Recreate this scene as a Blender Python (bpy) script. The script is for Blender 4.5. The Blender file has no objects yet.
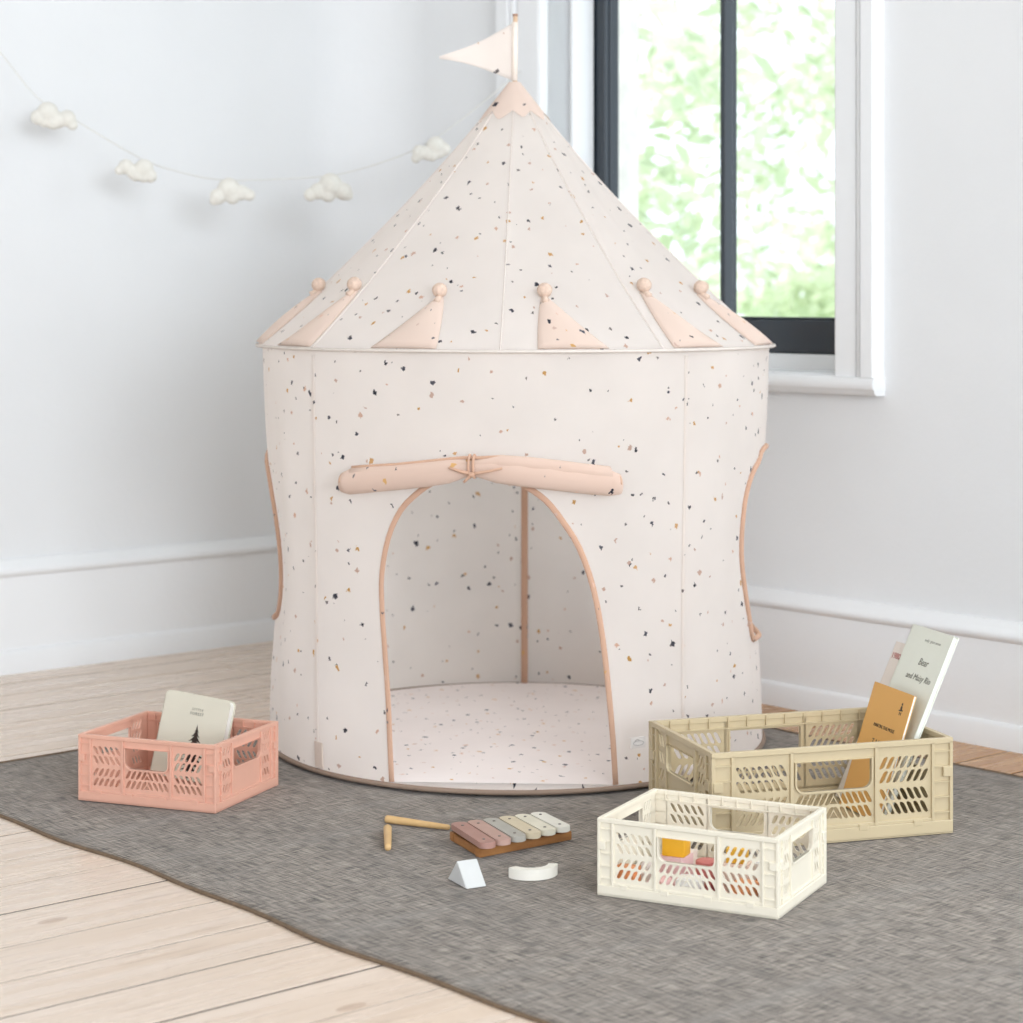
import bpy, bmesh, math, random
from mathutils import Vector, Matrix, Euler
from mathutils.geometry import delaunay_2d_cdt
from math import sin, cos, pi, radians, sqrt, atan2, exp

# ------------------------------------------------------------------ camera, light, exposure
SC = bpy.context.scene
COL = SC.collection
random.seed(7)

cam_data = bpy.data.cameras.new('camera')
cam = bpy.data.objects.new('camera', cam_data)
COL.objects.link(cam)
cam.location = (0, 0, 0.9008)
cam.rotation_euler = (pi / 2, 0, 0)
cam_data.sensor_width = 36.0
cam_data.lens = 75.66
cam_data.shift_y = -0.2116
cam_data.clip_start = 0.05
cam_data.clip_end = 200
cam_data.dof.use_dof = True
cam_data.dof.focus_distance = 3.55
cam_data.dof.aperture_fstop = 5.0
SC.camera = cam

SC.view_settings.view_transform = 'Standard'
SC.view_settings.look = 'None'
SC.view_settings.gamma = 1.0
SC.view_settings.use_curve_mapping = False
SC.view_settings.exposure = 0.13

world = bpy.data.worlds.new('world')
SC.world = world
world.use_nodes = True
wn = world.node_tree
wn.nodes['Background'].inputs['Color'].default_value = (0.86, 0.925, 1.0, 1)
wn.nodes['Background'].inputs['Strength'].default_value = 1.8

# room frame: origin in the corner, x along the right wall, y outward through it
ROOM_O = Vector((-0.3726, 5.8795, -0.004))
ROOM_A = radians(-49.1)
ROOM_M = Matrix.Translation(ROOM_O) @ Matrix.Rotation(ROOM_A, 4, 'Z')

def area_light(name, loc, target, sx, sy, energy, color):
    ld = bpy.data.lights.new(name, 'AREA')
    ld.shape = 'RECTANGLE'
    ld.size, ld.size_y = sx, sy
    ld.energy = energy
    ld.color = color
    o = bpy.data.objects.new(name, ld)
    COL.objects.link(o)
    o.location = loc
    o.rotation_euler = (Vector(target) - Vector(loc)).to_track_quat('-Z', 'Y').to_euler()
    return o

# daylight through the second window of the right wall, out of frame to the right
area_light('window_daylight', ROOM_M @ Vector((3.50, 0.12, 1.52)), ROOM_M @ Vector((3.30, -2.0, 1.1)), 1.05, 1.55, 24, (0.82, 0.93, 1.0))
# added fill lamp beyond the open end, lifting the left wall and back floor
area_light('far_fill', ROOM_M @ Vector((12.4, -5.2, 2.4)), ROOM_M @ Vector((0.0, -1.2, 0.8)), 4.5, 3.0, 540, (0.84, 0.92, 1.0))
# sun over the roof of the house, lighting the trees outside
sun_d = bpy.data.lights.new('sun', 'SUN')
sun_d.energy = 2.6
sun_d.angle = radians(1.0)
sun_d.color = (1.0, 0.97, 0.9)
sun = bpy.data.objects.new('sun', sun_d)
COL.objects.link(sun)
sun.rotation_euler = (ROOM_M.to_3x3() @ Vector((0.62, 0.45, -0.68))).to_track_quat('-Z', 'Y').to_euler()

# ------------------------------------------------------------------ helpers
def s2l(c):
    c = c / 255.0
    return c / 12.92 if c <= 0.04045 else ((c + 0.055) / 1.055) ** 2.4

def rgb(r, g, b):
    return (s2l(r), s2l(g), s2l(b), 1.0)

class NT:
    def __init__(self, name):
        self.m = bpy.data.materials.new(name)
        self.m.use_nodes = True
        self.t = self.m.node_tree
        self.t.nodes.clear()
        self.out = self.t.nodes.new('ShaderNodeOutputMaterial')
    def n(self, typ, ins=None, **kw):
        nd = self.t.nodes.new(typ)
        for k, v in kw.items():
            setattr(nd, k, v)
        for k, v in (ins or {}).items():
            self.set(nd.inputs[k], v)
        return nd
    def set(self, sock, v):
        if isinstance(v, bpy.types.NodeSocket):
            self.t.links.new(v, sock)
        else:
            sock.default_value = v
    def math(self, op, a, b=0.0, c=0.0):
        return self.n('ShaderNodeMath', {0: a, 1: b, 2: c}, operation=op).outputs[0]
    def mix(self, fac, a, b, blend='MIX'):
        nd = self.n('ShaderNodeMix', data_type='RGBA', blend_type=blend)
        self.set(nd.inputs[0], fac); self.set(nd.inputs[6], a); self.set(nd.inputs[7], b)
        return nd.outputs[2]
    def mapr(self, v, a, b, c=0.0, d=1.0):
        return self.n('ShaderNodeMapRange', {0: v, 1: a, 2: b, 3: c, 4: d}).outputs[0]
    def noise(self, vec, scale, detail=3.0, rough=0.5):
        nd = self.n('ShaderNodeTexNoise', {'Scale': scale, 'Detail': detail, 'Roughness': rough})
        if vec is not None: self.set(nd.inputs['Vector'], vec)
        return nd
    def mapping(self, vec, scale=(1, 1, 1), rot=(0, 0, 0), loc=(0, 0, 0)):
        return self.n('ShaderNodeMapping', {'Vector': vec, 'Scale': scale, 'Rotation': rot, 'Location': loc}).outputs[0]
    def bump(self, h, strength, dist):
        return self.n('ShaderNodeBump', {'Height': h, 'Strength': strength, 'Distance': dist}).outputs[0]
    def principled(self, color, rough=0.5, normal=None, **ins):
        p = self.n('ShaderNodeBsdfPrincipled')
        self.set(p.inputs['Base Color'], color); self.set(p.inputs['Roughness'], rough)
        if normal is not None: self.set(p.inputs['Normal'], normal)
        for k, v in ins.items(): self.set(p.inputs[k.replace('_', ' ')], v)
        return p.outputs[0]
    def done(self, sh):
        self.t.links.new(sh, self.out.inputs[0])
        return self.m

def mat_plain(name, col, rough=0.5, var=0.04, scale=40.0, bump=0.0, spec=0.5):
    t = NT(name)
    co = t.n('ShaderNodeTexCoord').outputs['Object']
    nz = t.noise(co, scale, 4.0).outputs[0]
    f = t.mapr(nz, 0.3, 0.7, 1.0 - var, 1.0 + var)
    c = t.n('ShaderNodeVectorMath', {0: col[:3], 'Scale': f}, operation='SCALE').outputs[0]
    nrm = t.bump(nz, bump, 0.001) if bump else None
    return t.done(t.principled(c, rough, nrm, **{'Specular IOR Level': spec}))

def mat_wood(name, c1, c2, rough=0.45, axis_scale=(60, 60, 6), island=False):
    t = NT(name)
    co = t.n('ShaderNodeTexCoord').outputs['Object']
    if island:
        r = t.n('ShaderNodeNewGeometry').outputs['Random Per Island']
        off = t.n('ShaderNodeCombineXYZ', {0: t.math('MULTIPLY', r, 17.0), 1: t.math('MULTIPLY', r, 31.0), 2: 0.0}).outputs[0]
        co = t.n('ShaderNodeVectorMath', {0: co, 1: off}, operation='ADD').outputs[0]
    mp = t.mapping(co, axis_scale)
    nz = t.noise(mp, 1.0, 5.0, 0.6).outputs[0]
    c = t.mix(t.mapr(nz, 0.3, 0.7), c1, c2)
    return t.done(t.principled(c, rough, t.bump(nz, 0.15, 0.001)))

def terrazzo(name, base, trans=0.22, k=1.0, rough=0.9):
    """woven cotton printed with small irregular chips; UV is in metres"""
    t = NT(name)
    uv = t.n('ShaderNodeTexCoord').outputs['UV']
    d = t.noise(uv, 130.0, 2.0).outputs['Color']
    d = t.n('ShaderNodeVectorMath', {0: d, 1: (0.5, 0.5, 0.5)}, operation='SUBTRACT').outputs[0]
    d = t.n('ShaderNodeVectorMath', {0: d, 'Scale': 0.013}, operation='SCALE').outputs[0]
    uvd = t.n('ShaderNodeVectorMath', {0: uv, 1: d}, operation='ADD').outputs[0]
    weave = t.noise(uv, 900.0, 2.0).outputs[0]
    broad = t.noise(uv, 7.0, 3.0).outputs[0]
    col = t.mix(t.mapr(broad, 0.35, 0.65), base, tuple(x * 0.965 for x in base[:3]) + (1,))
    layers = [  # scale, size, share, rotation, offset, colour a, colour b
        (15.0, 0.062, 0.52, 0.4, (0.3, 0.7, 0), rgb(62, 62, 70), rgb(96, 96, 106)),
        (21.0, 0.050, 0.38, 1.1, (3.1, 1.2, 0), rgb(88, 86, 92), rgb(140, 132, 130)),
        (12.5, 0.050, 0.46, 0.2, (5.3, 2.1, 0), rgb(205, 160, 92), rgb(222, 180, 130)),
        (14.0, 0.050, 0.5, 0.8, (8.3, 4.1, 0), rgb(226, 190, 168), rgb(205, 178, 165)),
    ]
    for sc, size, share, rot, off, ca, cb in layers:
        mp = t.mapping(uvd, (1, 1.0, 1), (0, 0, rot), off)
        v = t.n('ShaderNodeTexVoronoi', {'Vector': mp, 'Scale': sc * k, 'Randomness': 1.0}, voronoi_dimensions='2D', distance='CHEBYCHEV')
        sep = t.n('ShaderNodeSeparateColor', {0: v.outputs['Color']})
        th = t.math('MULTIPLY_ADD', sep.outputs[1], size * 0.75, size * 0.35)
        m = t.math('LESS_THAN', v.outputs['Distance'], th)
        m = t.math('MULTIPLY', m, t.math('LESS_THAN', sep.outputs[0], share))
        col = t.mix(m, col, t.mix(sep.outputs[2], ca, cb))
    nrm = t.bump(weave, 0.25, 0.0006)
    dif = t.n('ShaderNodeBsdfDiffuse', {'Color': col, 'Roughness': 0.6, 'Normal': nrm}).outputs[0]
    tr = t.n('ShaderNodeBsdfTranslucent', {'Color': col, 'Normal': nrm}).outputs[0]
    return t.done(t.n('ShaderNodeMixShader', {0: trans, 1: dif, 2: tr}).outputs[0])

def link(name, mesh, mat=None, parent=None, smooth=False):
    if mat is not None and not mesh.materials:
        mesh.materials.append(mat)
    o = bpy.data.objects.new(name, mesh)
    COL.objects.link(o)
    if parent is not None:
        o.parent = parent
    if smooth:
        for p in mesh.polygons: p.use_smooth = True
    return o

def obj(name, bm, mat=None, parent=None, smooth=False, merge=False, angle=None):
    if merge: bmesh.ops.remove_doubles(bm, verts=bm.verts[:], dist=1e-5)
    bmesh.ops.recalc_face_normals(bm, faces=bm.faces[:])
    me = bpy.data.meshes.new(name)
    bm.to_mesh(me); bm.free()
    o = link(name, me, mat, parent, smooth)
    if angle is not None:
        for p in me.polygons: p.use_smooth = True
        me.set_sharp_from_angle(angle=radians(angle))
    return o

def thing(name, label, cat, loc=(0, 0, 0), rz=0.0, group=None):
    o = bpy.data.objects.new(name, None)
    o.empty_display_size = 0.05
    COL.objects.link(o)
    o.location = loc; o.rotation_euler = (0, 0, rz)
    return tag(o, label, cat, group)

def tag(o, label, cat, group=None):
    o['label'] = label; o['category'] = cat
    if group: o['group'] = group
    return o

def struct(o, label, cat):
    o['kind'] = 'structure'
    return tag(o, label, cat)

def room(o):
    o.location = ROOM_O; o.rotation_euler = (0, 0, ROOM_A)
    return o

def box(bm, x0, x1, y0, y1, z0, z1, bevel=0.0, M=None, seg=2):
    r = bmesh.ops.create_cube(bm, size=1.0)
    vs = r['verts']
    for v in vs:
        v.co = Vector((x0 + (v.co.x + .5) * (x1 - x0), y0 + (v.co.y + .5) * (y1 - y0), z0 + (v.co.z + .5) * (z1 - z0)))
    if bevel:
        es = list({e for v in vs for e in v.link_edges})
        r2 = bmesh.ops.bevel(bm, geom=es, offset=bevel, segments=seg, profile=0.5, affect='EDGES')
        vs = list({v for f in r2['faces'] for v in f.verts} | {v for v in vs if v.is_valid})
    if M is not None:
        for v in vs: v.co = M @ v.co
    return vs

def rings(bm, loops, closed=False, caps=True):
    """skin a list of equally long vertex loops; UV = arc lengths in metres"""
    uvl = bm.loops.layers.uv.verify()
    n = len(loops[0])
    vv = [[bm.verts.new(p) for p in L] for L in loops]
    ul = [0.0]
    for i in range(1, len(loops)):
        ul.append(ul[-1] + max((Vector(loops[i][0]) - Vector(loops[i - 1][0])).length, (Vector(loops[i][n // 2]) - Vector(loops[i - 1][n // 2])).length))
    per = sum((Vector(loops[len(loops) // 2][j]) - Vector(loops[len(loops) // 2][j - 1])).length for j in range(n))
    m = len(loops)
    for i in range(m if closed else m - 1):
        a, b = vv[i], vv[(i + 1) % m]
        for j in range(n):
            k = (j + 1) % n
            f = bm.faces.new((a[j], a[k], b[k], b[j]))
            u0 = ul[i]; u1 = ul[i + 1] if i + 1 < m else ul[i] + 0.01
            for lp, uv in zip(f.loops, ((u0, per * j / n), (u0, per * (j + 1) / n), (u1, per * (j + 1) / n), (u1, per * j / n))):
                lp[uvl].uv = uv
    if caps and not closed:
        bm.faces.new(vv[0]); bm.faces.new(list(reversed(vv[-1])))
    return vv

def tube(bm, pts, r, n=8, closed=False, caps=True, up=None, flat=1.0):
    """round or flattened tube along pts; r a number or a list"""
    pts = [Vector(p) for p in pts]
    m = len(pts)
    loops = []
    prev = None
    for i, p in enumerate(pts):
        a = pts[(i - 1) % m] if (closed or i > 0) else p
        b = pts[(i + 1) % m] if (closed or i < m - 1) else p
        t = (b - a).normalized()
        u = Vector(up[i] if isinstance(up, list) else up) if up is not None else (prev if prev is not None else (Vector((0, 0, 1)) if abs(t.z) < 0.9 else Vector((1, 0, 0))))
        u = (u - t * u.dot(t)).normalized()
        prev = u
        w = t.cross(u)
        ri = r[i] if isinstance(r, (list, tuple)) else r
        loops.append([p + u * (cos(2 * pi * j / n) * ri * flat) + w * (sin(2 * pi * j / n) * ri) for j in range(n)])
    rings(bm, loops, closed, caps)

def lathe(bm, prof, n=24, M=None):
    loops = [[Vector((r * cos(2 * pi * j / n), r * sin(2 * pi * j / n), z)) for j in range(n)] for r, z in prof]
    if M is not None: loops = [[M @ p for p in L] for L in loops]
    rings(bm, loops)

def prism(bm, poly, z0, z1, M=None):
    a = [bm.verts.new((M or Matrix()) @ Vector((x, y, z0))) for x, y in poly]
    b = [bm.verts.new((M or Matrix()) @ Vector((x, y, z1))) for x, y in poly]
    bm.faces.new(list(reversed(a))); bm.faces.new(b)
    n = len(poly)
    for i in range(n):
        bm.faces.new((a[i], a[(i + 1) % n], b[(i + 1) % n], b[i]))
    return a + b

def inside(p, poly):
    x, y = p; c = False; n = len(poly); j = n - 1
    for i in range(n):
        xi, yi = poly[i]; xj, yj = poly[j]
        if (yi > y) != (yj > y) and x < (xj - xi) * (y - yi) / (yj - yi) + xi: c = not c
        j = i
    return c

def cdt(outer, holes, extra=()):
    vs = []; es = []
    for loop in [outer] + list(holes):
        b = len(vs); n = len(loop)
        vs += [Vector(p) for p in loop]
        es += [(b + i, b + (i + 1) % n) for i in range(n)]
    vs += [Vector(p) for p in extra]
    ov, oe, of, *_ = delaunay_2d_cdt(vs, es, [], 0, 1e-6)
    bb = [(min(p[0] for p in h), max(p[0] for p in h), min(p[1] for p in h), max(p[1] for p in h)) for h in holes]
    faces = []
    for f in of:
        cx = sum(ov[i].x for i in f) / len(f); cy = sum(ov[i].y for i in f) / len(f)
        if not inside((cx, cy), outer): continue
        if any(b[0] <= cx <= b[1] and b[2] <= cy <= b[3] and inside((cx, cy), h) for b, h in zip(bb, holes)): continue
        faces.append(tuple(f))
    return [(v.x, v.y) for v in ov], faces

def plate(bm, outer, holes, th, M):
    """solid plate with holes: outline in local xy, thickness along +z of M"""
    vs, fs = cdt(outer, holes)
    fr = [bm.verts.new(M @ Vector((x, y, 0))) for x, y in vs]
    bk = [bm.verts.new(M @ Vector((x, y, th))) for x, y in vs]
    cnt = {}
    for f in fs:
        bm.faces.new([fr[i] for i in f]); bm.faces.new([bk[i] for i in reversed(f)])
        for k in range(len(f)):
            e = (f[k], f[(k + 1) % len(f)])
            cnt[e] = cnt.get(e, 0) + 1
    for (a, b) in cnt:
        if (b, a) not in cnt:
            bm.faces.new((fr[b], fr[a], bk[a], bk[b]))

def rrect(x0, x1, y0, y1, r, n=4, corners=(1, 1, 1, 1)):
    pts = []
    for (cx, cy, a0, on) in ((x1 - r, y0 + r, -90, corners[1]), (x1 - r, y1 - r, 0, corners[2]), (x0 + r, y1 - r, 90, corners[3]), (x0 + r, y0 + r, 180, corners[0])):
        if on:
            for k in range(n + 1):
                a = radians(a0 + 90 * k / n)
                pts.append((cx + r * cos(a), cy + r * sin(a)))
        else:
            a = radians(a0 + 45)
            pts.append((cx + r * (1 if cos(a) > 0 else -1), cy + r * (1 if sin(a) > 0 else -1)))
    return pts

def slot(cx, cy, w, h, dx):
    """slanted slot with rounded ends"""
    pts = []
    sh = lambda x, y: (cx + x + dx * y / h, cy + y)
    r = w / 2
    for k in range(5):
        a = pi * k / 4
        pts.append(sh(r * cos(a), h / 2 - r + r * sin(a)))
    for k in range(5):
        a = pi + pi * k / 4
        pts.append(sh(r * cos(a), -h / 2 + r + r * sin(a)))
    return pts

def text(name, body, size, mat, parent, M, shear=0.0, extrude=0.0002, spacing=1.0):
    cu = bpy.data.curves.new(name, 'FONT')
    cu.body = body; cu.size = size; cu.align_x = 'CENTER'; cu.align_y = 'CENTER'
    cu.extrude = extrude; cu.shear = shear; cu.space_character = spacing
    cu.resolution_u = 2
    tmp = bpy.data.objects.new('tmp_text', cu)
    COL.objects.link(tmp)
    dg = bpy.context.evaluated_depsgraph_get()
    me = bpy.data.meshes.new_from_object(tmp.evaluated_get(dg))
    bpy.data.objects.remove(tmp)
    bpy.data.curves.remove(cu)
    me.name = name
    me.materials.clear()
    o = link(name, me, mat, parent)
    o.matrix_local = M
    return o

def basis(o, x, y, z):
    m = Matrix((x, y, z)).transposed().to_4x4()
    m.translation = Vector(o)
    return m

# ------------------------------------------------------------------ materials
def plaster(name, col, scuff=0.0):
    t = NT(name)
    co = t.n('ShaderNodeTexCoord').outputs['Object']
    a = t.noise(co, 2.2, 4.0).outputs[0]
    b = t.noise(co, 55.0, 3.0).outputs[0]
    c = t.mix(t.mapr(a, 0.35, 0.65), col, tuple(x * 0.97 for x in col[:3]) + (1,))
    h = t.math('MULTIPLY_ADD', a, 3.0, b)
    return t.done(t.principled(c, 0.62, t.bump(h, 0.12, 0.004), **{'Specular IOR Level': 0.3}))

M_WALL = plaster('white_plaster', rgb(231, 231, 231))
M_TRIM = plaster('white_trim_paint', rgb(238, 238, 238))
M_CEIL = plaster('ceiling_paint', rgb(242, 242, 240))
def mat_sash():
    t = NT('navy_sash_paint')
    return t.done(t.principled(rgb(22, 34, 45), 0.3, None, **{'Coat Weight': 0.4, 'Coat Roughness': 0.12, 'Coat IOR': 1.5}))
M_SASH = mat_sash()
M_FABRIC = terrazzo('terrazzo_canvas', rgb(249, 243, 238), 0.62)
M_MAT = terrazzo('terrazzo_mat', rgb(240, 229, 224), 0.05, 1.05)
M_ROLL = terrazzo('terrazzo_door_roll', rgb(220, 194, 178), 0.06, 1.0)
M_BIND = terrazzo('peach_binding', rgb(212, 174, 150), 0.05, 0.9)
M_PIPING = mat_plain('canvas_piping', rgb(214, 203, 194), 0.9)
M_SEAM = mat_plain('canvas_seam', rgb(222, 210, 202), 0.9)
M_HEM = mat_plain('hem_piping', rgb(150, 128, 112), 0.9)
M_BOBBLE = mat_plain('peach_bobble', rgb(214, 188, 170), 0.9, 0.1, 200)
M_POLE = mat_wood('pale_pole', rgb(232, 200, 170), rgb(222, 186, 152))
M_FELT = mat_plain('cream_felt', rgb(226, 222, 213), 1.0, 0.03, 160, 0.15, 0.1)
M_STRING = mat_plain('white_string', rgb(222, 220, 214), 0.9)
M_WHITEPL = mat_plain('cream_plastic', rgb(234, 225, 206), 0.38, 0.015)
M_PINKPL = mat_plain('pink_plastic', rgb(226, 172, 150), 0.38, 0.015)
M_TANPL = mat_plain('tan_plastic', rgb(198, 180, 146), 0.38, 0.015)
M_INK = mat_plain('dark_ink', rgb(70, 62, 56), 0.8)
M_GREYINK = mat_plain('grey_ink', rgb(120, 118, 108), 0.8)
M_REDINK = mat_plain('red_ink', rgb(178, 84, 84), 0.8)
M_PAGES = mat_plain('paper_pages', rgb(240, 238, 230), 0.9)

def mat_floor():
    t = NT('pale_pine_boards')
    co = t.n('ShaderNodeTexCoord').outputs['Object']
    geo = t.n('ShaderNodeNewGeometry')
    r = geo.outputs['Random Per Island']
    off = t.n('ShaderNodeCombineXYZ', {0: t.math('MULTIPLY', r, 13.0), 1: t.math('MULTIPLY', r, 41.0), 2: 0.0}).outputs[0]
    cr = t.n('ShaderNodeVectorMath', {0: co, 1: off}, operation='ADD').outputs[0]
    g = t.noise(t.mapping(cr, (34, 1.6, 1)), 1.0, 6.0, 0.62).outputs[0]
    g2 = t.noise(t.mapping(cr, (9, 0.8, 1)), 1.0, 3.0, 0.5).outputs[0]
    pale = t.mix(t.mapr(g, 0.3, 0.72), rgb(230, 212, 197), rgb(210, 187, 165))
    pale = t.mix(t.math('MULTIPLY', t.mapr(g2, 0.5, 0.75), 0.5), pale, rgb(230, 207, 184))
    pale = t.mix(t.mapr(r, 0.0, 1.0, 0.0, 0.4), pale, rgb(228, 208, 190))
    # weaker glare along the window wall, painted into the boards as a honey tone
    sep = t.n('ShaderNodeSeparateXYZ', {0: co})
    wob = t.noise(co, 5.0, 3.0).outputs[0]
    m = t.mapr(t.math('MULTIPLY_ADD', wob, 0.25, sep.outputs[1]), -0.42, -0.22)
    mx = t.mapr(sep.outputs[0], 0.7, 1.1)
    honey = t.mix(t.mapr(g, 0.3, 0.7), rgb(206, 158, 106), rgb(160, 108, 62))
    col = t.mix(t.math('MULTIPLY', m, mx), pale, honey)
    # knots
    kv = t.n('ShaderNodeTexVoronoi', {'Vector': t.mapping(cr, (3.2, 1.5, 1)), 'Scale': 1.0}, voronoi_dimensions='2D')
    kn = t.math('LESS_THAN', t.math('MULTIPLY_ADD', g, 0.02, kv.outputs['Distance']), 0.045)
    col = t.mix(t.math('MULTIPLY', kn, 0.4), col, rgb(150, 108, 74))
    # worn scratches
    sc = t.noise(t.mapping(cr, (120, 5, 1)), 1.0, 2.0).outputs[0]
    col = t.mix(t.mapr(sc, 0.60, 0.74, 0.0, 0.5), col, rgb(150, 120, 96))
    return t.done(t.principled(col, t.mapr(g, 0.3, 0.7, 0.20, 0.36), t.bump(g, 0.15, 0.001)))

def mat_rug():
    t = NT('grey_woven_rug')
    co = t.n('ShaderNodeTexCoord').outputs['Object']
    a = t.noise(t.mapping(co, (420, 26, 1)), 1.0, 2.0).outputs[0]
    b = t.noise(t.mapping(co, (22, 330, 1)), 1.0, 2.0).outputs[0]
    w = t.noise(co, 420.0, 2.0, 0.7).outputs[0]
    s1 = t.noise(t.mapping(co, (2.5, 16, 1)), 1.0, 4.0).outputs[0]
    s2 = t.noise(t.mapping(co, (14, 2.0, 1)), 1.0, 4.0).outputs[0]
    thr = t.math('ADD', t.math('MULTIPLY', a, 0.5), t.math('MULTIPLY', b, 0.5))
    col = t.mix(t.mapr(thr, 0.40, 0.60), rgb(50, 42, 35), rgb(184, 170, 156))
    col = t.mix(t.math('MULTIPLY', t.mapr(w, 0.35, 0.7), 0.55), col, rgb(120, 110, 101))
    col = t.mix(t.mapr(s1, 0.45, 0.7, 0.0, 0.45), col, rgb(88, 80, 73))
    col = t.mix(t.mapr(s2, 0.5, 0.7, 0.0, 0.25), col, rgb(160, 153, 146))
    h = t.math('ADD', thr, t.math('MULTIPLY', w, 0.7))
    return t.done(t.principled(col, 0.95, t.bump(h, 0.9, 0.003), **{'Sheen Weight': 0.2, 'Specular IOR Level': 0.2}))

def mat_leaf():
    t = NT('sunlit_leaves')
    r = t.n('ShaderNodeNewGeometry').outputs['Random Per Island']
    cr = t.n('ShaderNodeValToRGB', {0: r})
    e = cr.color_ramp.elements
    e[0].color = rgb(196, 208, 180); e[1].color = rgb(242, 244, 230)
    n = e.new(0.45); n.color = rgb(222, 230, 206)
    c = cr.outputs[0]
    d = t.n('ShaderNodeBsdfDiffuse', {'Color': c}).outputs[0]
    tr = t.n('ShaderNodeBsdfTranslucent', {'Color': c}).outputs[0]
    return t.done(t.n('ShaderNodeMixShader', {0: 0.5, 1: d, 2: tr}).outputs[0])

def mat_glass():
    t = NT('window_glass')
    tr = t.n('ShaderNodeBsdfTransparent', {'Color': (0.97, 0.985, 0.98, 1)}).outputs[0]
    gl = t.n('ShaderNodeBsdfGlossy', {'Roughness': 0.02}).outputs[0]
    return t.done(t.n('ShaderNodeMixShader', {0: 0.03, 1: tr, 2: gl}).outputs[0])

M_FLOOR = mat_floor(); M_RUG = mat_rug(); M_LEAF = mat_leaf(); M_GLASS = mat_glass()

# ------------------------------------------------------------------ the room
WIN_X0, WIN_X1, WIN_Z0, WIN_Z1 = 0.704, 1.656, 0.735, 2.35
HGT = 2.75
YF, XF = -5.6, 6.4

def build_floor():
    bm = bmesh.new()
    rnd = random.Random(3)
    x = 0.0
    while x < XF:
        w = 0.138 + rnd.uniform(-0.012, 0.018)
        y = YF - rnd.uniform(0, 1.5)
        while y < -0.001:
            L = rnd.uniform(1.3, 2.9)
            y1 = min(y + L, 0.0)
            if y1 > YF:
                y0 = max(y, YF)
                g = rnd.choice((0.0026, 0.0034, 0.004, 0.005, 0.006))
                vs = box(bm, x + g, x + w, y0 + 0.0012, y1 - 0.0016, -0.003, rnd.uniform(-0.0005, 0.0), 0.0004, seg=1)
            y = y1
        x += w
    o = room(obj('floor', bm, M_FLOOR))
    struct(o, 'pale worn pine floorboards with dark gaps', 'floor')
    bm = bmesh.new()
    box(bm, -0.2, XF, YF, 0.3, -0.14, -0.0012)
    s = room(obj('floor_base', bm, mat_plain('dark_subfloor', rgb(36, 26, 20), 0.9)))
    struct(s, 'dark gap below the pale floorboards', 'floor')
build_floor()

def build_walls():
    bm = bmesh.new()
    # left wall turning into the corner with a plastered curve
    box(bm, -0.2, 0.0, YF, 0.3, -0.02, HGT)
    o = struct(room(obj('wall_left', bm, M_WALL)), 'plain white plaster wall on the left', 'wall')
    bm = bmesh.new()
    R = 0.22; n = 14
    prof = [(R - R * cos(a), -R + R * sin(a)) for a in [pi / 2 * k / n for k in range(n + 1)]]
    poly = prof + [(0.0, 0.0)]
    prism(bm, [(x - 0.0005, y + 0.0005) for x, y in poly], 0.25, HGT)
    struct(room(obj('wall_corner', bm, M_WALL, angle=40)), 'rounded plaster corner between the two white walls', 'wall')
    bm = bmesh.new()
    M = basis((0, 0, 0), (1, 0, 0), (0, 0, 1), (0, -1, 0))
    M.translation = Vector((0, 0.30, 0))
    outer = [(-0.2, -0.02), (XF, -0.02), (XF, HGT), (-0.2, HGT)]
    hole = [(WIN_X0, WIN_Z0), (WIN_X1, WIN_Z0), (WIN_X1, WIN_Z1), (WIN_X0, WIN_Z1)]
    hole2 = [(2.98, WIN_Z0), (4.02, WIN_Z0), (4.02, WIN_Z1), (2.98, WIN_Z1)]
    plate(bm, outer, [hole, hole2], 0.30, M)
    struct(room(obj('wall_right', bm, M_WALL)), 'white plaster wall on the right with the window', 'wall')
    bm = bmesh.new()
    box(bm, -0.2, XF, YF, 0.3, HGT, HGT + 0.15)
    struct(room(obj('ceiling', bm, M_CEIL)), 'white ceiling of the room', 'ceiling')
    bm = bmesh.new()
    box(bm, -0.2, 2.2, YF - 0.2, YF, -0.02, HGT)
    struct(room(obj('wall_back', bm, M_WALL)), 'white wall behind the camera', 'wall')
build_walls()

def extrude_x(bm, prof, x0, x1):
    """profile (y, z) run along x"""
    prism(bm, prof, x0, x1, basis((0, 0, 0), (0, 1, 0), (0, 0, 1), (1, 0, 0)))

def baseboard(name, length, p, m, t, label, left):
    prof = [(0, -0.01), (-0.030, -0.01), (-0.030, p - 0.006), (-0.026, p), (-0.020, p + 0.002), (-0.020, m - 0.004), (-0.026, m),
            (-0.031, m + 0.006), (-0.031, m + 0.014), (-0.024, m + 0.020), (-0.018, t - 0.012), (-0.012, t - 0.004), (-0.006, t), (0, t)]
    bm = bmesh.new()
    extrude_x(bm, prof, 0, length)
    o = obj(name, bm, M_TRIM, angle=50)
    if left:
        o.location = ROOM_M @ Vector((0, -length, 0)); o.rotation_euler = (0, 0, ROOM_A + pi / 2)
    else:
        room(o)
    struct(o, label, 'baseboard')
baseboard('baseboard_left', 5.5, 0.055, 0.234, 0.272, 'tall white baseboard under the left wall', True)
baseboard('baseboard_right', 6.3, 0.050, 0.216, 0.253, 'tall white baseboard under the window wall', False)

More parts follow.
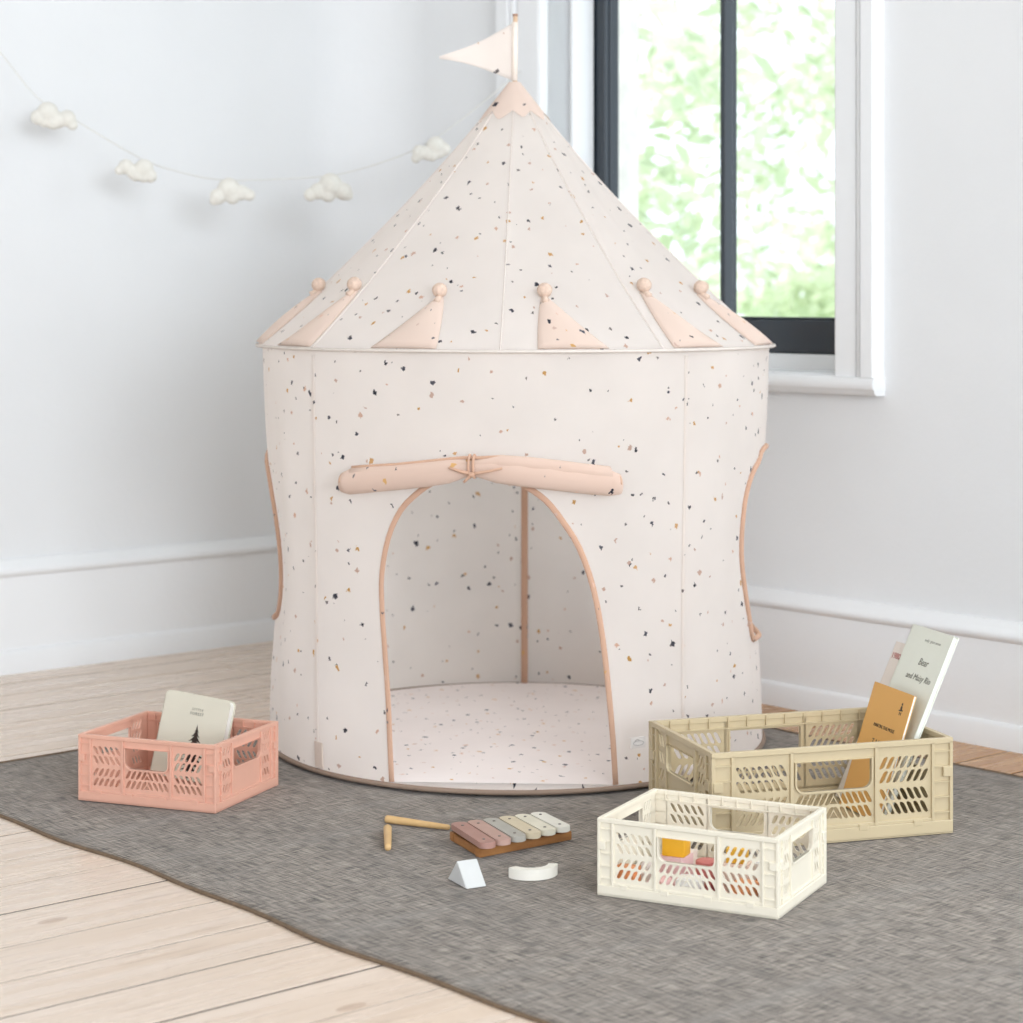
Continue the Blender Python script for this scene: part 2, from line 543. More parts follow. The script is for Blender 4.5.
def build_window():
    # casing and stool
    def casing(name, x0, x1, flip, label):
        w = x1 - x0
        # profile across the width, (distance from the opening, projection)
        pr = [(0, 0), (0, 0.024), (0.006, 0.028), (w * 0.52, 0.028), (w * 0.54, 0.022), (w * 0.57, 0.022), (w * 0.59, 0.032), (w * 0.66, 0.034),
              (w * 0.68, 0.026), (w * 0.70, 0.026), (w * 0.72, 0.039), (w - 0.002, 0.039), (w, 0.037), (w, 0)]
        bm = bmesh.new()
        poly = [((x0 + d) if not flip else (x1 - d), -p) for d, p in pr]
        prism(bm, poly, WIN_Z0 - 0.005, WIN_Z1 + 0.13)
        struct(room(obj(name, bm, M_TRIM)), label, 'window trim')
    casing('trim_1', 0.552, WIN_X0, True, 'moulded white casing left of the window')
    casing('trim_2', WIN_X1, 1.771, False, 'moulded white casing right of the window')
    bm = bmesh.new()
    box(bm, 0.5, 1.79, -0.05, 0.0, WIN_Z1 + 0.0, WIN_Z1 + 0.14, 0.003)
    struct(room(obj('trim_3', bm, M_TRIM)), 'white head casing above the window', 'window trim')
    bm = bmesh.new()
    extrude_x(bm, [(0.14, 0.702), (-0.036, 0.702), (-0.041, 0.707), (-0.043, 0.716), (-0.041, 0.726), (-0.036, 0.731), (0.14, 0.737)], 0.545, 1.774)
    extrude_x(bm, [(0.0, 0.692), (-0.026, 0.692), (-0.032, 0.697), (-0.036, 0.702), (0.0, 0.702)], 0.547, 1.772)
    struct(room(obj('trim_4', bm, M_TRIM, angle=50)), 'white window stool and apron under the window', 'window sill')
    # the sash window
    W = thing('window_1', 'tall navy sash window with clear panes looking onto trees', 'window')
    W['kind'] = 'structure'; room(W)
    d = 0.153
    def part(name, boxes, mat, bevel=0.002):
        bm = bmesh.new()
        for b in boxes: box(bm, *b, bevel, seg=1)
        return obj(name, bm, mat, W)
    # white lining of the opening
    part('jamb_lining', [(WIN_X0 - 0.012, WIN_X0, 0.0, 0.30, 0.74, WIN_Z1), (WIN_X1, WIN_X1 + 0.012, 0.0, 0.30, 0.74, WIN_Z1),
                          (WIN_X0, WIN_X0 + 0.012, 0.075, d - 0.004, 0.74, WIN_Z1), (WIN_X0, WIN_X1, 0.0, 0.30, WIN_Z1 - 0.012, WIN_Z1)], M_TRIM)
    part('sill_board', [(WIN_X0, WIN_X1, d - 0.02, 0.34, 0.725, 0.770)], M_TRIM)
    # navy sash: stiles, bottom rail, meeting rail, top rail with stepped inner edge
    zb, zt = 0.771, WIN_Z1 - 0.012
    part('sash_stile', [(WIN_X0, 0.752, d, d + 0.045, zb, zt), (0.752, 0.756, d + 0.014, d + 0.045, 0.848, zt)], M_SASH)
    part('sash_stile', [(1.61, WIN_X1, d, d + 0.045, zb, zt), (1.603, 1.61, d + 0.008, d + 0.045, 0.848, zt)], M_SASH)
    part('bottom_rail', [(0.752, 1.61, d, d + 0.045, zb, 0.848), (0.752, 1.61, d + 0.010, d + 0.045, 0.848, 0.854)], M_SASH)
    part('top_rail', [(0.752, 1.61, d, d + 0.045, zt - 0.06, zt)], M_SASH)
    part('meeting_rail', [(0.766, 1.603, d, d + 0.05, 1.80, 1.84)], M_SASH)
    part('mullion', [(1.149, 1.166, d, d + 0.024, 0.850, zt - 0.06), (1.153, 1.163, d + 0.024, d + 0.045, 0.850, zt - 0.06)], M_SASH, 0.0015)
    for x0, x1 in ((0.756, 1.156), (1.165, 1.603)):
        for z0, z1 in ((0.853, 1.80), (1.84, zt - 0.06)):
            part('glass_pane', [(x0, x1, d + 0.026, d + 0.029, z0, z1)], M_GLASS, 0.0)
    ext = mat_plain('weathered_cream_frame', rgb(238, 232, 224), 0.8, 0.12, 18)
    part('outer_frame', [(WIN_X0, WIN_X0 + 0.02, d + 0.047, 0.30, 0.77, zt), (WIN_X1 - 0.02, WIN_X1, d + 0.047, 0.33, 0.77, zt)], ext)
build_window()

# ------------------------------------------------------------------ trees beyond the window
def build_tree(label, base, height, rad, seed, n):
    T = thing('leafy_tree', label, 'tree', base, 0, 'trees beyond the window')
    rnd = random.Random(seed)
    bm = bmesh.new()
    zc = height - rad[2]
    clumps = []
    for k in range(60):
        while True:
            p = Vector((rnd.uniform(-1, 1), rnd.uniform(-1, 1), rnd.uniform(-1, 1)))
            if p.length < 1: break
        clumps.append(Vector((p.x * rad[0], p.y * rad[1], zc + p.z * rad[2])))
    for k in range(n):
        c = rnd.choice(clumps)
        p = c + Vector((rnd.gauss(0, 0.22), rnd.gauss(0, 0.22), rnd.gauss(0, 0.18)))
        s = rnd.uniform(0.05, 0.10)
        q = Euler((rnd.uniform(-0.9, 0.9), rnd.uniform(-0.9, 0.9), rnd.uniform(0, 2 * pi))).to_matrix()
        pts = [(-s, 0, 0), (-s * .3, -s * .42, s * .08), (s * .5, -s * .34, s * .02), (s, 0, -s * .15), (s * .5, s * .34, s * .02), (-s * .3, s * .42, s * .08)]
        vs = [bm.verts.new(p + q @ Vector(v)) for v in pts]
        bm.faces.new(vs)
    me = bpy.data.meshes.new('foliage'); bm.to_mesh(me); bm.free()
    f = link('foliage', me, M_LEAF, T)
    f['kind'] = 'stuff'
    bm = bmesh.new()
    bark = mat_wood('tree_bark', rgb(150, 135, 118), rgb(110, 98, 86), 0.9)
    tube(bm, [(0, 0, 0), (0.05, 0.02, height * .2), (-0.03, 0.05, height * .32), (0.02, 0, height * .42)], [0.14, 0.11, 0.06, 0.03], 10)
    obj('trunk', bm, bark, T, smooth=True)
gz = -2.6
build_tree('leafy tree outside, seen mostly through the left pane', (-0.15, 9.6, gz), 6.4, (1.35, 0.9, 2.9), 1, 4200)
build_tree('leafy tree outside, seen mostly through the right pane', (2.9, 13.4, gz), 7.2, (1.6, 1.2, 3.4), 2, 6000)
build_tree('leafy tree outside, farthest back between the nearer two', (2.2, 18.5, gz), 8.6, (2.8, 1.5, 4.0), 5, 5500)
bm = bmesh.new()
box(bm, -25, 30, 7.2, 45, gz - 0.2, gz)
struct(obj('ground', bm, mat_plain('lawn', rgb(150, 180, 110), 0.95, 0.2, 3)), 'green ground outside below the window', 'ground')

# ------------------------------------------------------------------ rug
def build_rug():
    A = Vector((-1.134, 4.018, 0.0))                     # corner at the far left, mostly out of frame
    ax = atan2(-0.7559, 0.6547)
    T = thing('rug', 'large grey-brown woven rug under the tent and the crates', 'rug', A, ax)
    L, W = 2.75, 1.575
    nx, ny = 110, 64
    rnd = random.Random(4)
    ph = [rnd.uniform(0, 6.28) for _ in range(6)]
    def edge(x):        # wavy long edge
        return 0.006 * sin(7 * x + ph[0]) + 0.004 * sin(17 * x + ph[1])
    def hz(x, y):
        return -0.0012 + 0.0010 * sin(9 * y + 2.5 * x + ph[2]) * sin(1.7 * x + ph[3])
    bm = bmesh.new()
    top = []; bot = []
    for i in range(nx + 1):
        x = L * i / nx
        r1 = []; r2 = []
        for j in range(ny + 1):
            y = W * j / ny
            yy = y + edge(x) * (1 - j / ny) + 0.008 * sin(5 * x + ph[4]) * (j / ny)
            xx = x + 0.006 * sin(6 * y + ph[5]) * (1 - i / nx)
            r1.append(bm.verts.new((xx, yy, hz(x, y)))); r2.append(bm.verts.new((xx, yy, -0.0038)))
        top.append(r1); bot.append(r2)
    for i in range(nx):
        for j in range(ny):
            bm.faces.new((top[i][j], top[i + 1][j], top[i + 1][j + 1], top[i][j + 1]))
            bm.faces.new((bot[i][j], bot[i][j + 1], bot[i + 1][j + 1], bot[i + 1][j]))
    rim = [(i, 0) for i in range(nx)] + [(nx, j) for j in range(ny)] + [(i, ny) for i in range(nx, 0, -1)] + [(0, j) for j in range(ny, 0, -1)]
    pts = []
    for k, (i, j) in enumerate(rim):
        i2, j2 = rim[(k + 1) % len(rim)]
        bm.faces.new((top[i][j], bot[i][j], bot[i2][j2], top[i2][j2]))
        pts.append(top[i][j].co.copy() - Vector((0, 0, 0.0008)))
    obj('woven_field', bm, M_RUG, T, smooth=True)
    bm = bmesh.new()
    tube(bm, pts, 0.0042, 7, closed=True, up=(0, 0, 1), flat=0.75)
    obj('edge_binding', bm, mat_plain('rug_binding', rgb(112, 92, 72), 0.9, 0.2, 120), T, smooth=True)
build_rug()

# ------------------------------------------------------------------ play tent
TENT = thing('play_tent', 'cream castle play tent printed with terrazzo chips, standing on the rug', 'tent', (0.009, 4.4, 0.002))
TZ = 0.797

def ab(z):
    t = z / TZ
    a = 0.501 + 0.014 * t
    b = 0.541 + 0.006 * t
    return a, b

def wall_pt(phi, z, off=0.0):
    """phi in degrees from the front, positive to the right"""
    p = radians(phi)
    a, b = ab(z)
    env = sin(pi * min(max(z / TZ, 0), 1)) ** 0.8
    side = sin(p) ** 2
    d = -0.024 * side ** 2 * exp(-((z - 0.36) / 0.20) ** 2)
    d += env * (0.0046 * sin(7 * p + 1.0 + 1.5 * z) + 0.0036 * sin(17 * p + 2.0 - 3 * z) + 0.0018 * sin(31 * p + 4 * z) * (0.5 + 0.5 * sin(3 * p + 9 * z)))
    for s in (-47.5, 37.5, 130, 178, -130):
        q = ((phi - s + 180) % 360) - 180
        d += 0.004 * env * exp(-(q / 4.0) ** 2)
    return Vector(((a + d + off) * sin(p), -(b + d + off) * cos(p), z))

def smooth_loop(pts, n, closed=False):
    """Catmull-Rom resample"""
    P = [Vector((p[0], p[1], 0)) for p in pts]
    m = len(P); out = []
    segs = m if closed else m - 1
    for i in range(segs):
        p0 = P[(i - 1) % m] if closed or i > 0 else P[0] * 2 - P[1]
        p1 = P[i]; p2 = P[(i + 1) % m]
        p3 = P[(i + 2) % m] if closed or i + 2 < m else p2 * 2 - p1
        for k in range(n):
            t = k / n
            q = 0.5 * ((2 * p1) + (p2 - p0) * t + (2 * p0 - 5 * p1 + 4 * p2 - p3) * t * t + (3 * p1 - p0 - 3 * p2 + p3) * t ** 3)
            out.append((q.x, q.y))
    if not closed: out.append((P[-1].x, P[-1].y))
    return out

DOOR = [(-27.0, 0.012), (-27.5, 0.09), (-28.0, 0.163), (-29.0, 0.253), (-29.7, 0.325), (-29.7, 0.389), (-28.0, 0.454), (-24.7, 0.507), (-20.2, 0.543),
        (-16.4, 0.564), (-12.6, 0.579), (-7.8, 0.587), (-3.0, 0.578), (1.7, 0.557), (5.8, 0.531), (9.3, 0.493), (13.0, 0.442), (16.0, 0.369),
        (18.0, 0.278), (19.5, 0.169), (20.4, 0.087), (21.0, 0.012)]
DOOR = smooth_loop(DOOR, 3)
RIGHT = smooth_loop([(84, 0.212), (70, 0.225), (65.5, 0.27), (62, 0.34), (60, 0.40), (60, 0.46), (62, 0.52), (68, 0.573), (84, 0.592), (104, 0.57), (112, 0.48), (114, 0.38), (110, 0.26), (100, 0.215)], 4, True)
LEFT = smooth_loop([(-88, 0.245), (-78, 0.262), (-75.0, 0.32), (-76, 0.40), (-78.5, 0.50), (-82, 0.565), (-94, 0.592), (-108, 0.57), (-116, 0.48), (-118, 0.38), (-114, 0.28), (-102, 0.25)], 4, True)
KU = pi / 180 * 0.52

def build_tent_wall():
    holes = [[(p * KU, z) for p, z in h] for h in (DOOR, RIGHT, LEFT)]
    X = 180 * KU
    nx, nz = 170, 42
    outer = []
    outer += [(-X + 2 * X * i / nx, 0.006) for i in range(nx + 1)]
    outer += [(X, 0.006 + (TZ - 0.006) * j / nz) for j in range(1, nz + 1)]
    outer += [(X - 2 * X * i / nx, TZ) for i in range(1, nx + 1)]
    outer += [(-X, TZ - (TZ - 0.006) * j / nz) for j in range(1, nz)]
    extra = []
    for i in range(1, nx):
        for j in range(1, nz):
            p = (-X + 2 * X * i / nx, 0.006 + (TZ - 0.006) * j / nz)
            ok = True
            for h in holes:
                for q in h:
                    if (q[0] - p[0]) ** 2 + (q[1] - p[1]) ** 2 < 0.009 ** 2: ok = False; break
                if not ok: break
            if ok: extra.append(p)
    vs, fs = cdt(outer, holes, extra)
    bm = bmesh.new(); uvl = bm.loops.layers.uv.verify()
    bv = [bm.verts.new(wall_pt(u / KU, z)) for u, z in vs]
    for f in fs:
        fc = bm.faces.new([bv[i] for i in f])
        for lp, i in zip(fc.loops, f): lp[uvl].uv = vs[i]
    bmesh.ops.remove_doubles(bm, verts=bm.verts[:], dist=2e-4)
    o = obj('canvas_wall', bm, M_FABRIC, TENT, smooth=True)
build_tent_wall()

def bind(name, loop, r, closed, mat, parent, off=0.0, flat=0.55):
    pts = [wall_pt(p, z, off) for p, z in loop]
    ups = [Vector((sin(radians(p)), -cos(radians(p)), 0)) for p, z in loop]
    bm = bmesh.new()
    tube(bm, pts, r, 8, closed=closed, up=ups, flat=flat)
    return obj(name, bm, mat, parent, smooth=True)

bind('door_binding', DOOR, 0.0055, False, M_BIND, TENT)
bind('window_binding', RIGHT, 0.0055, True, M_BIND, TENT, 0.003, 0.9)
bind('window_binding', LEFT, 0.0050, True, M_BIND, TENT, 0.003, 0.9)
for s in (-47.5, 37.5, 130, -130):
    bind('pole_sleeve', [(s, 0.01 + (TZ - 0.02) * k / 24) for k in range(25)], 0.0045, False, M_FABRIC, TENT, 0.001, 0.35)
bind('pole_sleeve', [(177.6, 0.008 + (TZ - 0.02) * k / 24) for k in range(25)], 0.0075, False, M_BIND, TENT, -0.008, 0.6)

def build_tent_bits():
    # reinforcement patch at the foot of the left front pole, brand tag right of the door
    def patch(name, p0, p1, z0, z1, off, mat):
        bm = bmesh.new(); uvl = bm.loops.layers.uv.verify()
        n = 6
        fr = [[wall_pt(p0 + (p1 - p0) * i / n, z0 + (z1 - z0) * j / n, off) for j in range(n + 1)] for i in range(n + 1)]
        bk = [[wall_pt(p0 + (p1 - p0) * i / n, z0 + (z1 - z0) * j / n, off - 0.0025) for j in range(n + 1)] for i in range(n + 1)]
        vf = [[bm.verts.new(c) for c in r] for r in fr]; vb = [[bm.verts.new(c) for c in r] for r in bk]
        for i in range(n):
            for j in range(n):
                bm.faces.new((vf[i][j], vf[i + 1][j], vf[i + 1][j + 1], vf[i][j + 1]))
                bm.faces.new((vb[i][j], vb[i][j + 1], vb[i + 1][j + 1], vb[i + 1][j]))
        rim = [(i, 0) for i in range(n)] + [(n, j) for j in range(n)] + [(i, n) for i in range(n, 0, -1)] + [(0, j) for j in range(n, 0, -1)]
        for k, (i, j) in enumerate(rim):
            i2, j2 = rim[(k + 1) % len(rim)]
            bm.faces.new((vf[i][j], vb[i][j], vb[i2][j2], vf[i2][j2]))
        return obj(name, bm, mat, TENT)
    patch('pole_pocket', -48.0, -45.4, 0.014, 0.062, 0.006, mat_plain('beige_patch', rgb(222, 204, 190), 0.9))
    tg = patch('brand_tag', 24.4, 28.0, 0.074, 0.094, 0.002, mat_plain('white_tag', rgb(240, 233, 228), 0.9))
    bm = bmesh.new()
    lp = [(26.2 + 1.3 * cos(a), 0.083 + 0.0032 * sin(a) * (1.4 if sin(a) > 0 else 1)) for a in [2 * pi * k / 20 for k in range(20)]]
    tube(bm, [wall_pt(p, z, 0.0025) for p, z in lp], 0.0006, 5, closed=True)
    lp = [(25.9 + 0.55 * cos(a), 0.087 + 0.003 * sin(a)) for a in [pi * k / 10 for k in range(11)]]
    tube(bm, [wall_pt(p, z, 0.0025) for p, z in lp], 0.0006, 5)
    obj('tag_emblem', bm, mat_plain('tag_thread', rgb(196, 190, 186), 0.9), tg)
    # hem and floor mat
    bm = bmesh.new()
    pts = [wall_pt(360 * k / 140, 0.0062, 0.003) for k in range(140)]
    tube(bm, pts, 0.0048, 8, closed=True)
    obj('hem_piping', bm, M_HEM, TENT, smooth=True)
    bm = bmesh.new(); uvl = bm.loops.layers.uv.verify()
    N = 96; a, b = 0.499, 0.539
    ringsv = []
    for r in (0.25, 0.5, 0.75, 1.0):
        ringsv.append([bm.verts.new((a * r * sin(2 * pi * k / N), -b * r * cos(2 * pi * k / N), 0.0075 + 0.0012 * sin(5 * r + 3 * 2 * pi * k / N) * r)) for k in range(N)])
    c = bm.verts.new((0, 0, 0.0075))
    for k in range(N): bm.faces.new((c, ringsv[0][k], ringsv[0][(k + 1) % N]))
    for q in range(3):
        for k in range(N): bm.faces.new((ringsv[q][k], ringsv[q + 1][k], ringsv[q + 1][(k + 1) % N], ringsv[q][(k + 1) % N]))
    low = [bm.verts.new((v.co.x, v.co.y, 0.0015)) for v in ringsv[3]]
    for k in range(N): bm.faces.new((ringsv[3][k], low[k], low[(k + 1) % N], ringsv[3][(k + 1) % N]))
    bm.faces.new(low)
    for f in bm.faces:
        for lp in f.loops: lp[uvl].uv = (lp.vert.co.x, lp.vert.co.y)
    obj('floor_mat', bm, M_MAT, TENT, smooth=False)
build_tent_bits()

# roof
RZ0, RZ1 = TZ, 1.3347
RIBS = (-88, -47, -3.2, 31, 72, 113, 155, 196, 234)
def roof_pt(phi, t, off=0.0):
    """t = 0 at the apex, 1 at the rim"""
    p = radians(phi)
    R = t * (1 - 0.20 * (1 - t))
    best = 999; nxt = None
    ps = sorted(((s - phi + 180) % 360) - 180 for s in RIBS)
    lo = max(q for q in ps if q <= 0) if any(q <= 0 for q in ps) else ps[-1] - 360
    hi = min(q for q in ps if q > 0) if any(q > 0 for q in ps) else ps[0] + 360
    u = -lo / (hi - lo)
    flatn = 4 * u * (1 - u)
    k = 1 - 0.045 * flatn * sin(pi * min(1, t * 0.97)) ** 0.7
    k += 0.018 * sin(9 * p + 6 * t) * t * (1 - t) + 0.007 * sin(23 * p - 9 * t) * t * (1 - t)
    if 31 < phi < 113: k += 0.010 * sin(26 * p + 9 * t) * t * (1 - t) * 3
    a, b = 0.527, 0.556
    r = R * k
    return Vector(((a * r + 0.008 * (1 - t) + off) * sin(p) - 0.003 * (1 - t), -(b * r + 0.008 * (1 - t) + off) * cos(p), RZ1 - t * (RZ1 - RZ0) + off * 0.6))

def build_roof():
    bm = bmesh.new(); uvl = bm.loops.layers.uv.verify()
    N, m = 200, 44
    v = [[bm.verts.new(roof_pt(-180 + 360 * i / N, j / m)) for j in range(m + 1)] for i in range(N)]
    S = 0.75; KK = 0.69
    def uv(i, j):
        s = 0.02 + S * j / m; a = radians(-180 + 360 * i / N) * KK
        return (s * sin(a) + 3.0, s * cos(a) + 3.0)
    for i in range(N):
        i2 = (i + 1) % N
        for j in range(m):
            f = bm.faces.new((v[i][j], v[i2][j], v[i2][j + 1], v[i][j + 1]))
            for lp, q in zip(f.loops, (uv(i, j), uv(i + 1, j), uv(i + 1, j + 1), uv(i, j + 1))): lp[uvl].uv = q
    obj('canvas_roof', bm, M_FABRIC, TENT, smooth=True)
    bm = bmesh.new()
    tube(bm, [roof_pt(360 * k / 160, 1.0, 0.001) for k in range(160)], 0.0032, 8, closed=True)
    obj('rim_piping', bm, M_PIPING, TENT, smooth=True)
    for s in RIBS:
        bm = bmesh.new()
        tube(bm, [roof_pt(s, 0.02 + 0.98 * k / 24, 0.0003) for k in range(25)], 0.0014, 6)
        obj('roof_seam', bm, M_SEAM, TENT, smooth=True)
    # doubled cloth at the peak
    bm = bmesh.new(); uvl = bm.loops.layers.uv.verify()
    N = 90
    def cap(i, j):
        ph = -180 + 360 * i / N
        near = min(abs(((ph - s + 180) % 360) - 180) for s in RIBS)
        tb = 0.15 - 0.035 * max(0.0, 1 - near / 20.0)
        return roof_pt(ph, 0.004 + tb * j / 6, 0.0025)
    v = [[bm.verts.new(cap(i, j)) for j in range(7)] for i in range(N)]
    for i in range(N):
        i2 = (i + 1) % N
        for j in range(6):
            f = bm.faces.new((v[i][j], v[i2][j], v[i2][j + 1], v[i][j + 1]))
            for lp in f.loops: lp[uvl].uv = (lp.vert.co.x + 0.5, lp.vert.co.z)
    obj('peak_cap', bm, terrazzo('terrazzo_peak', rgb(228, 208, 195), 0.15), TENT, smooth=True)
build_roof()

def build_tab(phi, lean, ztop, wd=6.6):
    """cloth battlement tab standing on the rim with a bobble at its tip"""
    bm = bmesh.new(); uvl = bm.loops.layers.uv.verify()
    n = 10; m = 10
    tt = (RZ1 - ztop) / (RZ1 - RZ0)
    fr = []; bk = []
    for j in range(m + 1):
        h = j / m
        t = 0.992 - (0.992 - tt) * h
        w = wd * (1 - h) ** 0.85 + 0.7
        rf = []; rb = []
        for i in range(n + 1):
            u = -1 + 2 * i / n
            ph = phi + lean * h + w * u * (1.0 / max(t, 0.4)) ** 0.3
            bul = 0.003 + 0.010 * (1 - u * u) * sin(pi * (0.15 + 0.7 * h))
            rf.append(bm.verts.new(roof_pt(ph, t, bul))); rb.append(bm.verts.new(roof_pt(ph, t, 0.001)))
        fr.append(rf); bk.append(rb)
    for j in range(m):
        for i in range(n):
            f = bm.faces.new((fr[j][i], fr[j][i + 1], fr[j + 1][i + 1], fr[j + 1][i]))
            for lp, q in zip(f.loops, ((i, j), (i + 1, j), (i + 1, j + 1), (i, j + 1))): lp[uvl].uv = (q[0] * .012 + phi * .11, q[1] * .013)
            bm.faces.new((bk[j][i], bk[j + 1][i], bk[j + 1][i + 1], bk[j][i + 1]))
        for i in (0, n):
            bm.faces.new((fr[j][i], fr[j + 1][i], bk[j + 1][i], bk[j][i]))
    bm.faces.new([fr[m][i] for i in range(n + 1)] + [bk[m][i] for i in range(n, -1, -1)])
    bm.faces.new([fr[0][i] for i in range(n, -1, -1)] + [bk[0][i] for i in range(n + 1)])
    tab = obj('battlement_tab', bm, M_TAB, TENT, smooth=True)
    c = roof_pt(phi + lean, tt - 0.012, 0.014)
    bm = bmesh.new()
    prof = []
    R = 0.0138
    for k in range(13):
        a = pi * k / 12
        prof.append((max(0.0006, R * sin(a)), -R * cos(a)))
    N = 26
    loops = [[Vector((r * (1 + 0.07 * cos(9 * 2 * pi * j / N)) * cos(2 * pi * j / N), r * (1 + 0.07 * cos(9 * 2 * pi * j / N)) * sin(2 * pi * j / N), z)) for j in range(N)] for r, z in prof]
    R3 = Euler((0.35, 0, radians(phi))).to_matrix()
    loops = [[c + R3 @ p for p in L] for L in loops]
    rings(bm, loops)
    # little gathered neck under the ball
    tube(bm, [roof_pt(phi + lean, tt + 0.022, 0.010), c + R3 @ Vector((0, 0, -R * .7))], [0.0062, 0.0048], 10)
    obj('bobble', bm, M_BOBBLE, tab, smooth=True)

M_TAB = terrazzo('terrazzo_tab', rgb(229, 208, 194), 0.15)
for ph, lean, zt in ((-84, 4, 0.905), (-55, 6, 0.905), (-23.5, 3.5, 0.893), (11.5, -4.2, 0.893), (41, -4.5, 0.903), (70, -8, 0.899),
                     (106, 0, 0.9), (130, 0, 0.9), (155, 0, 0.9), (184, 0, 0.9), (213, 0, 0.9), (241, 0, 0.9)):
    build_tab(ph, lean, zt)

def build_roll():
    # rolled-up door, tied in the middle
    P = [(-36.6, 0.555), (-35, 0.557), (-30, 0.563), (-24.7, 0.569), (-18, 0.577), (-13, 0.584), (-10, 0.588), (-8.5, 0.589), (-7, 0.588), (-4, 0.586), (0.7, 0.581), (6, 0.575),
         (11, 0.569), (15, 0.564), (18.5, 0.561), (20.6, 0.558)]
    n = 20
    loops = []
    for p, z in P:
        d = abs(p + 8.5)
        r = 0.0235 - 0.0095 * exp(-(d / 3.2) ** 2)
        if p < -36 or p > 19.5: r = 0.0185
        off = 0.021
        c = wall_pt(p, z, off)
        e = wall_pt(p, z, off + 1) - c
        loops.append([c + e * (cos(2 * pi * j / n) * r * 0.85) + Vector((0, 0, 1)) * (sin(2 * pi * j / n) * r) for j in range(n)])
    bm = bmesh.new(); rings(bm, loops)
    roll = obj('rolled_door', bm, M_ROLL, TENT, smooth=True)
    # upper turn of cloth with its free edge
    P = [(-34.2, 0.574), (-30, 0.578), (-24, 0.583), (-18, 0.590), (-13, 0.596), (-10, 0.599), (-8.5, 0.598), (-7, 0.599), (-3, 0.601), (3, 0.597), (9, 0.590), (14, 0.583), (18.4, 0.578)]
    loops = []
    for p, z in P:
        d = abs(p + 8.5)
        r = 0.0125 - 0.0045 * exp(-(d / 2.5) ** 2) + (0.004 if p > -5 else 0)
        c = wall_pt(p, z, 0.022)
        e = wall_pt(p, z, 1.022) - c
        loops.append([c + e * (cos(2 * pi * j / n) * r) + Vector((0, 0, 1)) * (sin(2 * pi * j / n) * r * 0.8) for j in range(n)])
    bm = bmesh.new(); rings(bm, loops)
    obj('outer_turn', bm, M_ROLL, roll, smooth=True)
    # piping at the free edge and wound ends
    bm = bmesh.new()
    tube(bm, [wall_pt(p, z + 0.010, 0.026) for p, z in P], 0.0028, 6)
    obj('edge_piping', bm, M_BIND, roll, smooth=True)
    for p, z in ((-36.2, 0.5555), (20.2, 0.5585)):
        bm = bmesh.new()
        c = wall_pt(p, z, 0.021); e = wall_pt(p, z, 1.021) - c
        sp = []
        for k in range(44):
            rr = 1.0 - 0.7 * k / 44
            sp.append(c + e * cos(2 * pi * k / 18) * 0.0165 * rr + Vector((0, 0, 0.0190 * rr * sin(2 * pi * k / 18))))
        tube(bm, sp, 0.0016, 6)
        obj('wound_edge', bm, M_BIND, roll, smooth=True)
    bm = bmesh.new()
    for dp in (-0.5, 0.4):
        c = wall_pt(-8.5 + dp, 0.593, 0.021); e = wall_pt(-8.5, 0.59, 1.021) - wall_pt(-8.5, 0.59, 0.021)
        tube(bm, [c + e * cos(2 * pi * k / 24) * 0.0165 + Vector((0, 0, 0.0205 * sin(2 * pi * k / 24))) for k in range(24)], 0.0024, 6, closed=True)
    q = lambda p, z, o: wall_pt(p, z, o)
    tube(bm, [q(-8.5, 0.580, 0.040), q(-7.0, 0.583, 0.045), q(-4.8, 0.587, 0.047), q(-2.6, 0.592, 0.046)], [0.0032, 0.0028, 0.0024, 0.002], 6)
    tube(bm, [q(-8.5, 0.580, 0.040), q(-9.0, 0.573, 0.042), q(-9.8, 0.566, 0.040)], [0.0032, 0.0028, 0.0022], 6)
    tube(bm, [q(-8.5, 0.581, 0.040), q(-10.5, 0.586, 0.044), q(-12.5, 0.592, 0.044)], [0.0032, 0.0028, 0.002], 6)
    tube(bm, [q(-8.9, 0.581, 0.041), q(-8.1, 0.580, 0.044), q(-8.0, 0.576, 0.041)], [0.0036, 0.0046, 0.003], 8)
    obj('tie_cord', bm, M_BIND, roll, smooth=True)
build_roll()

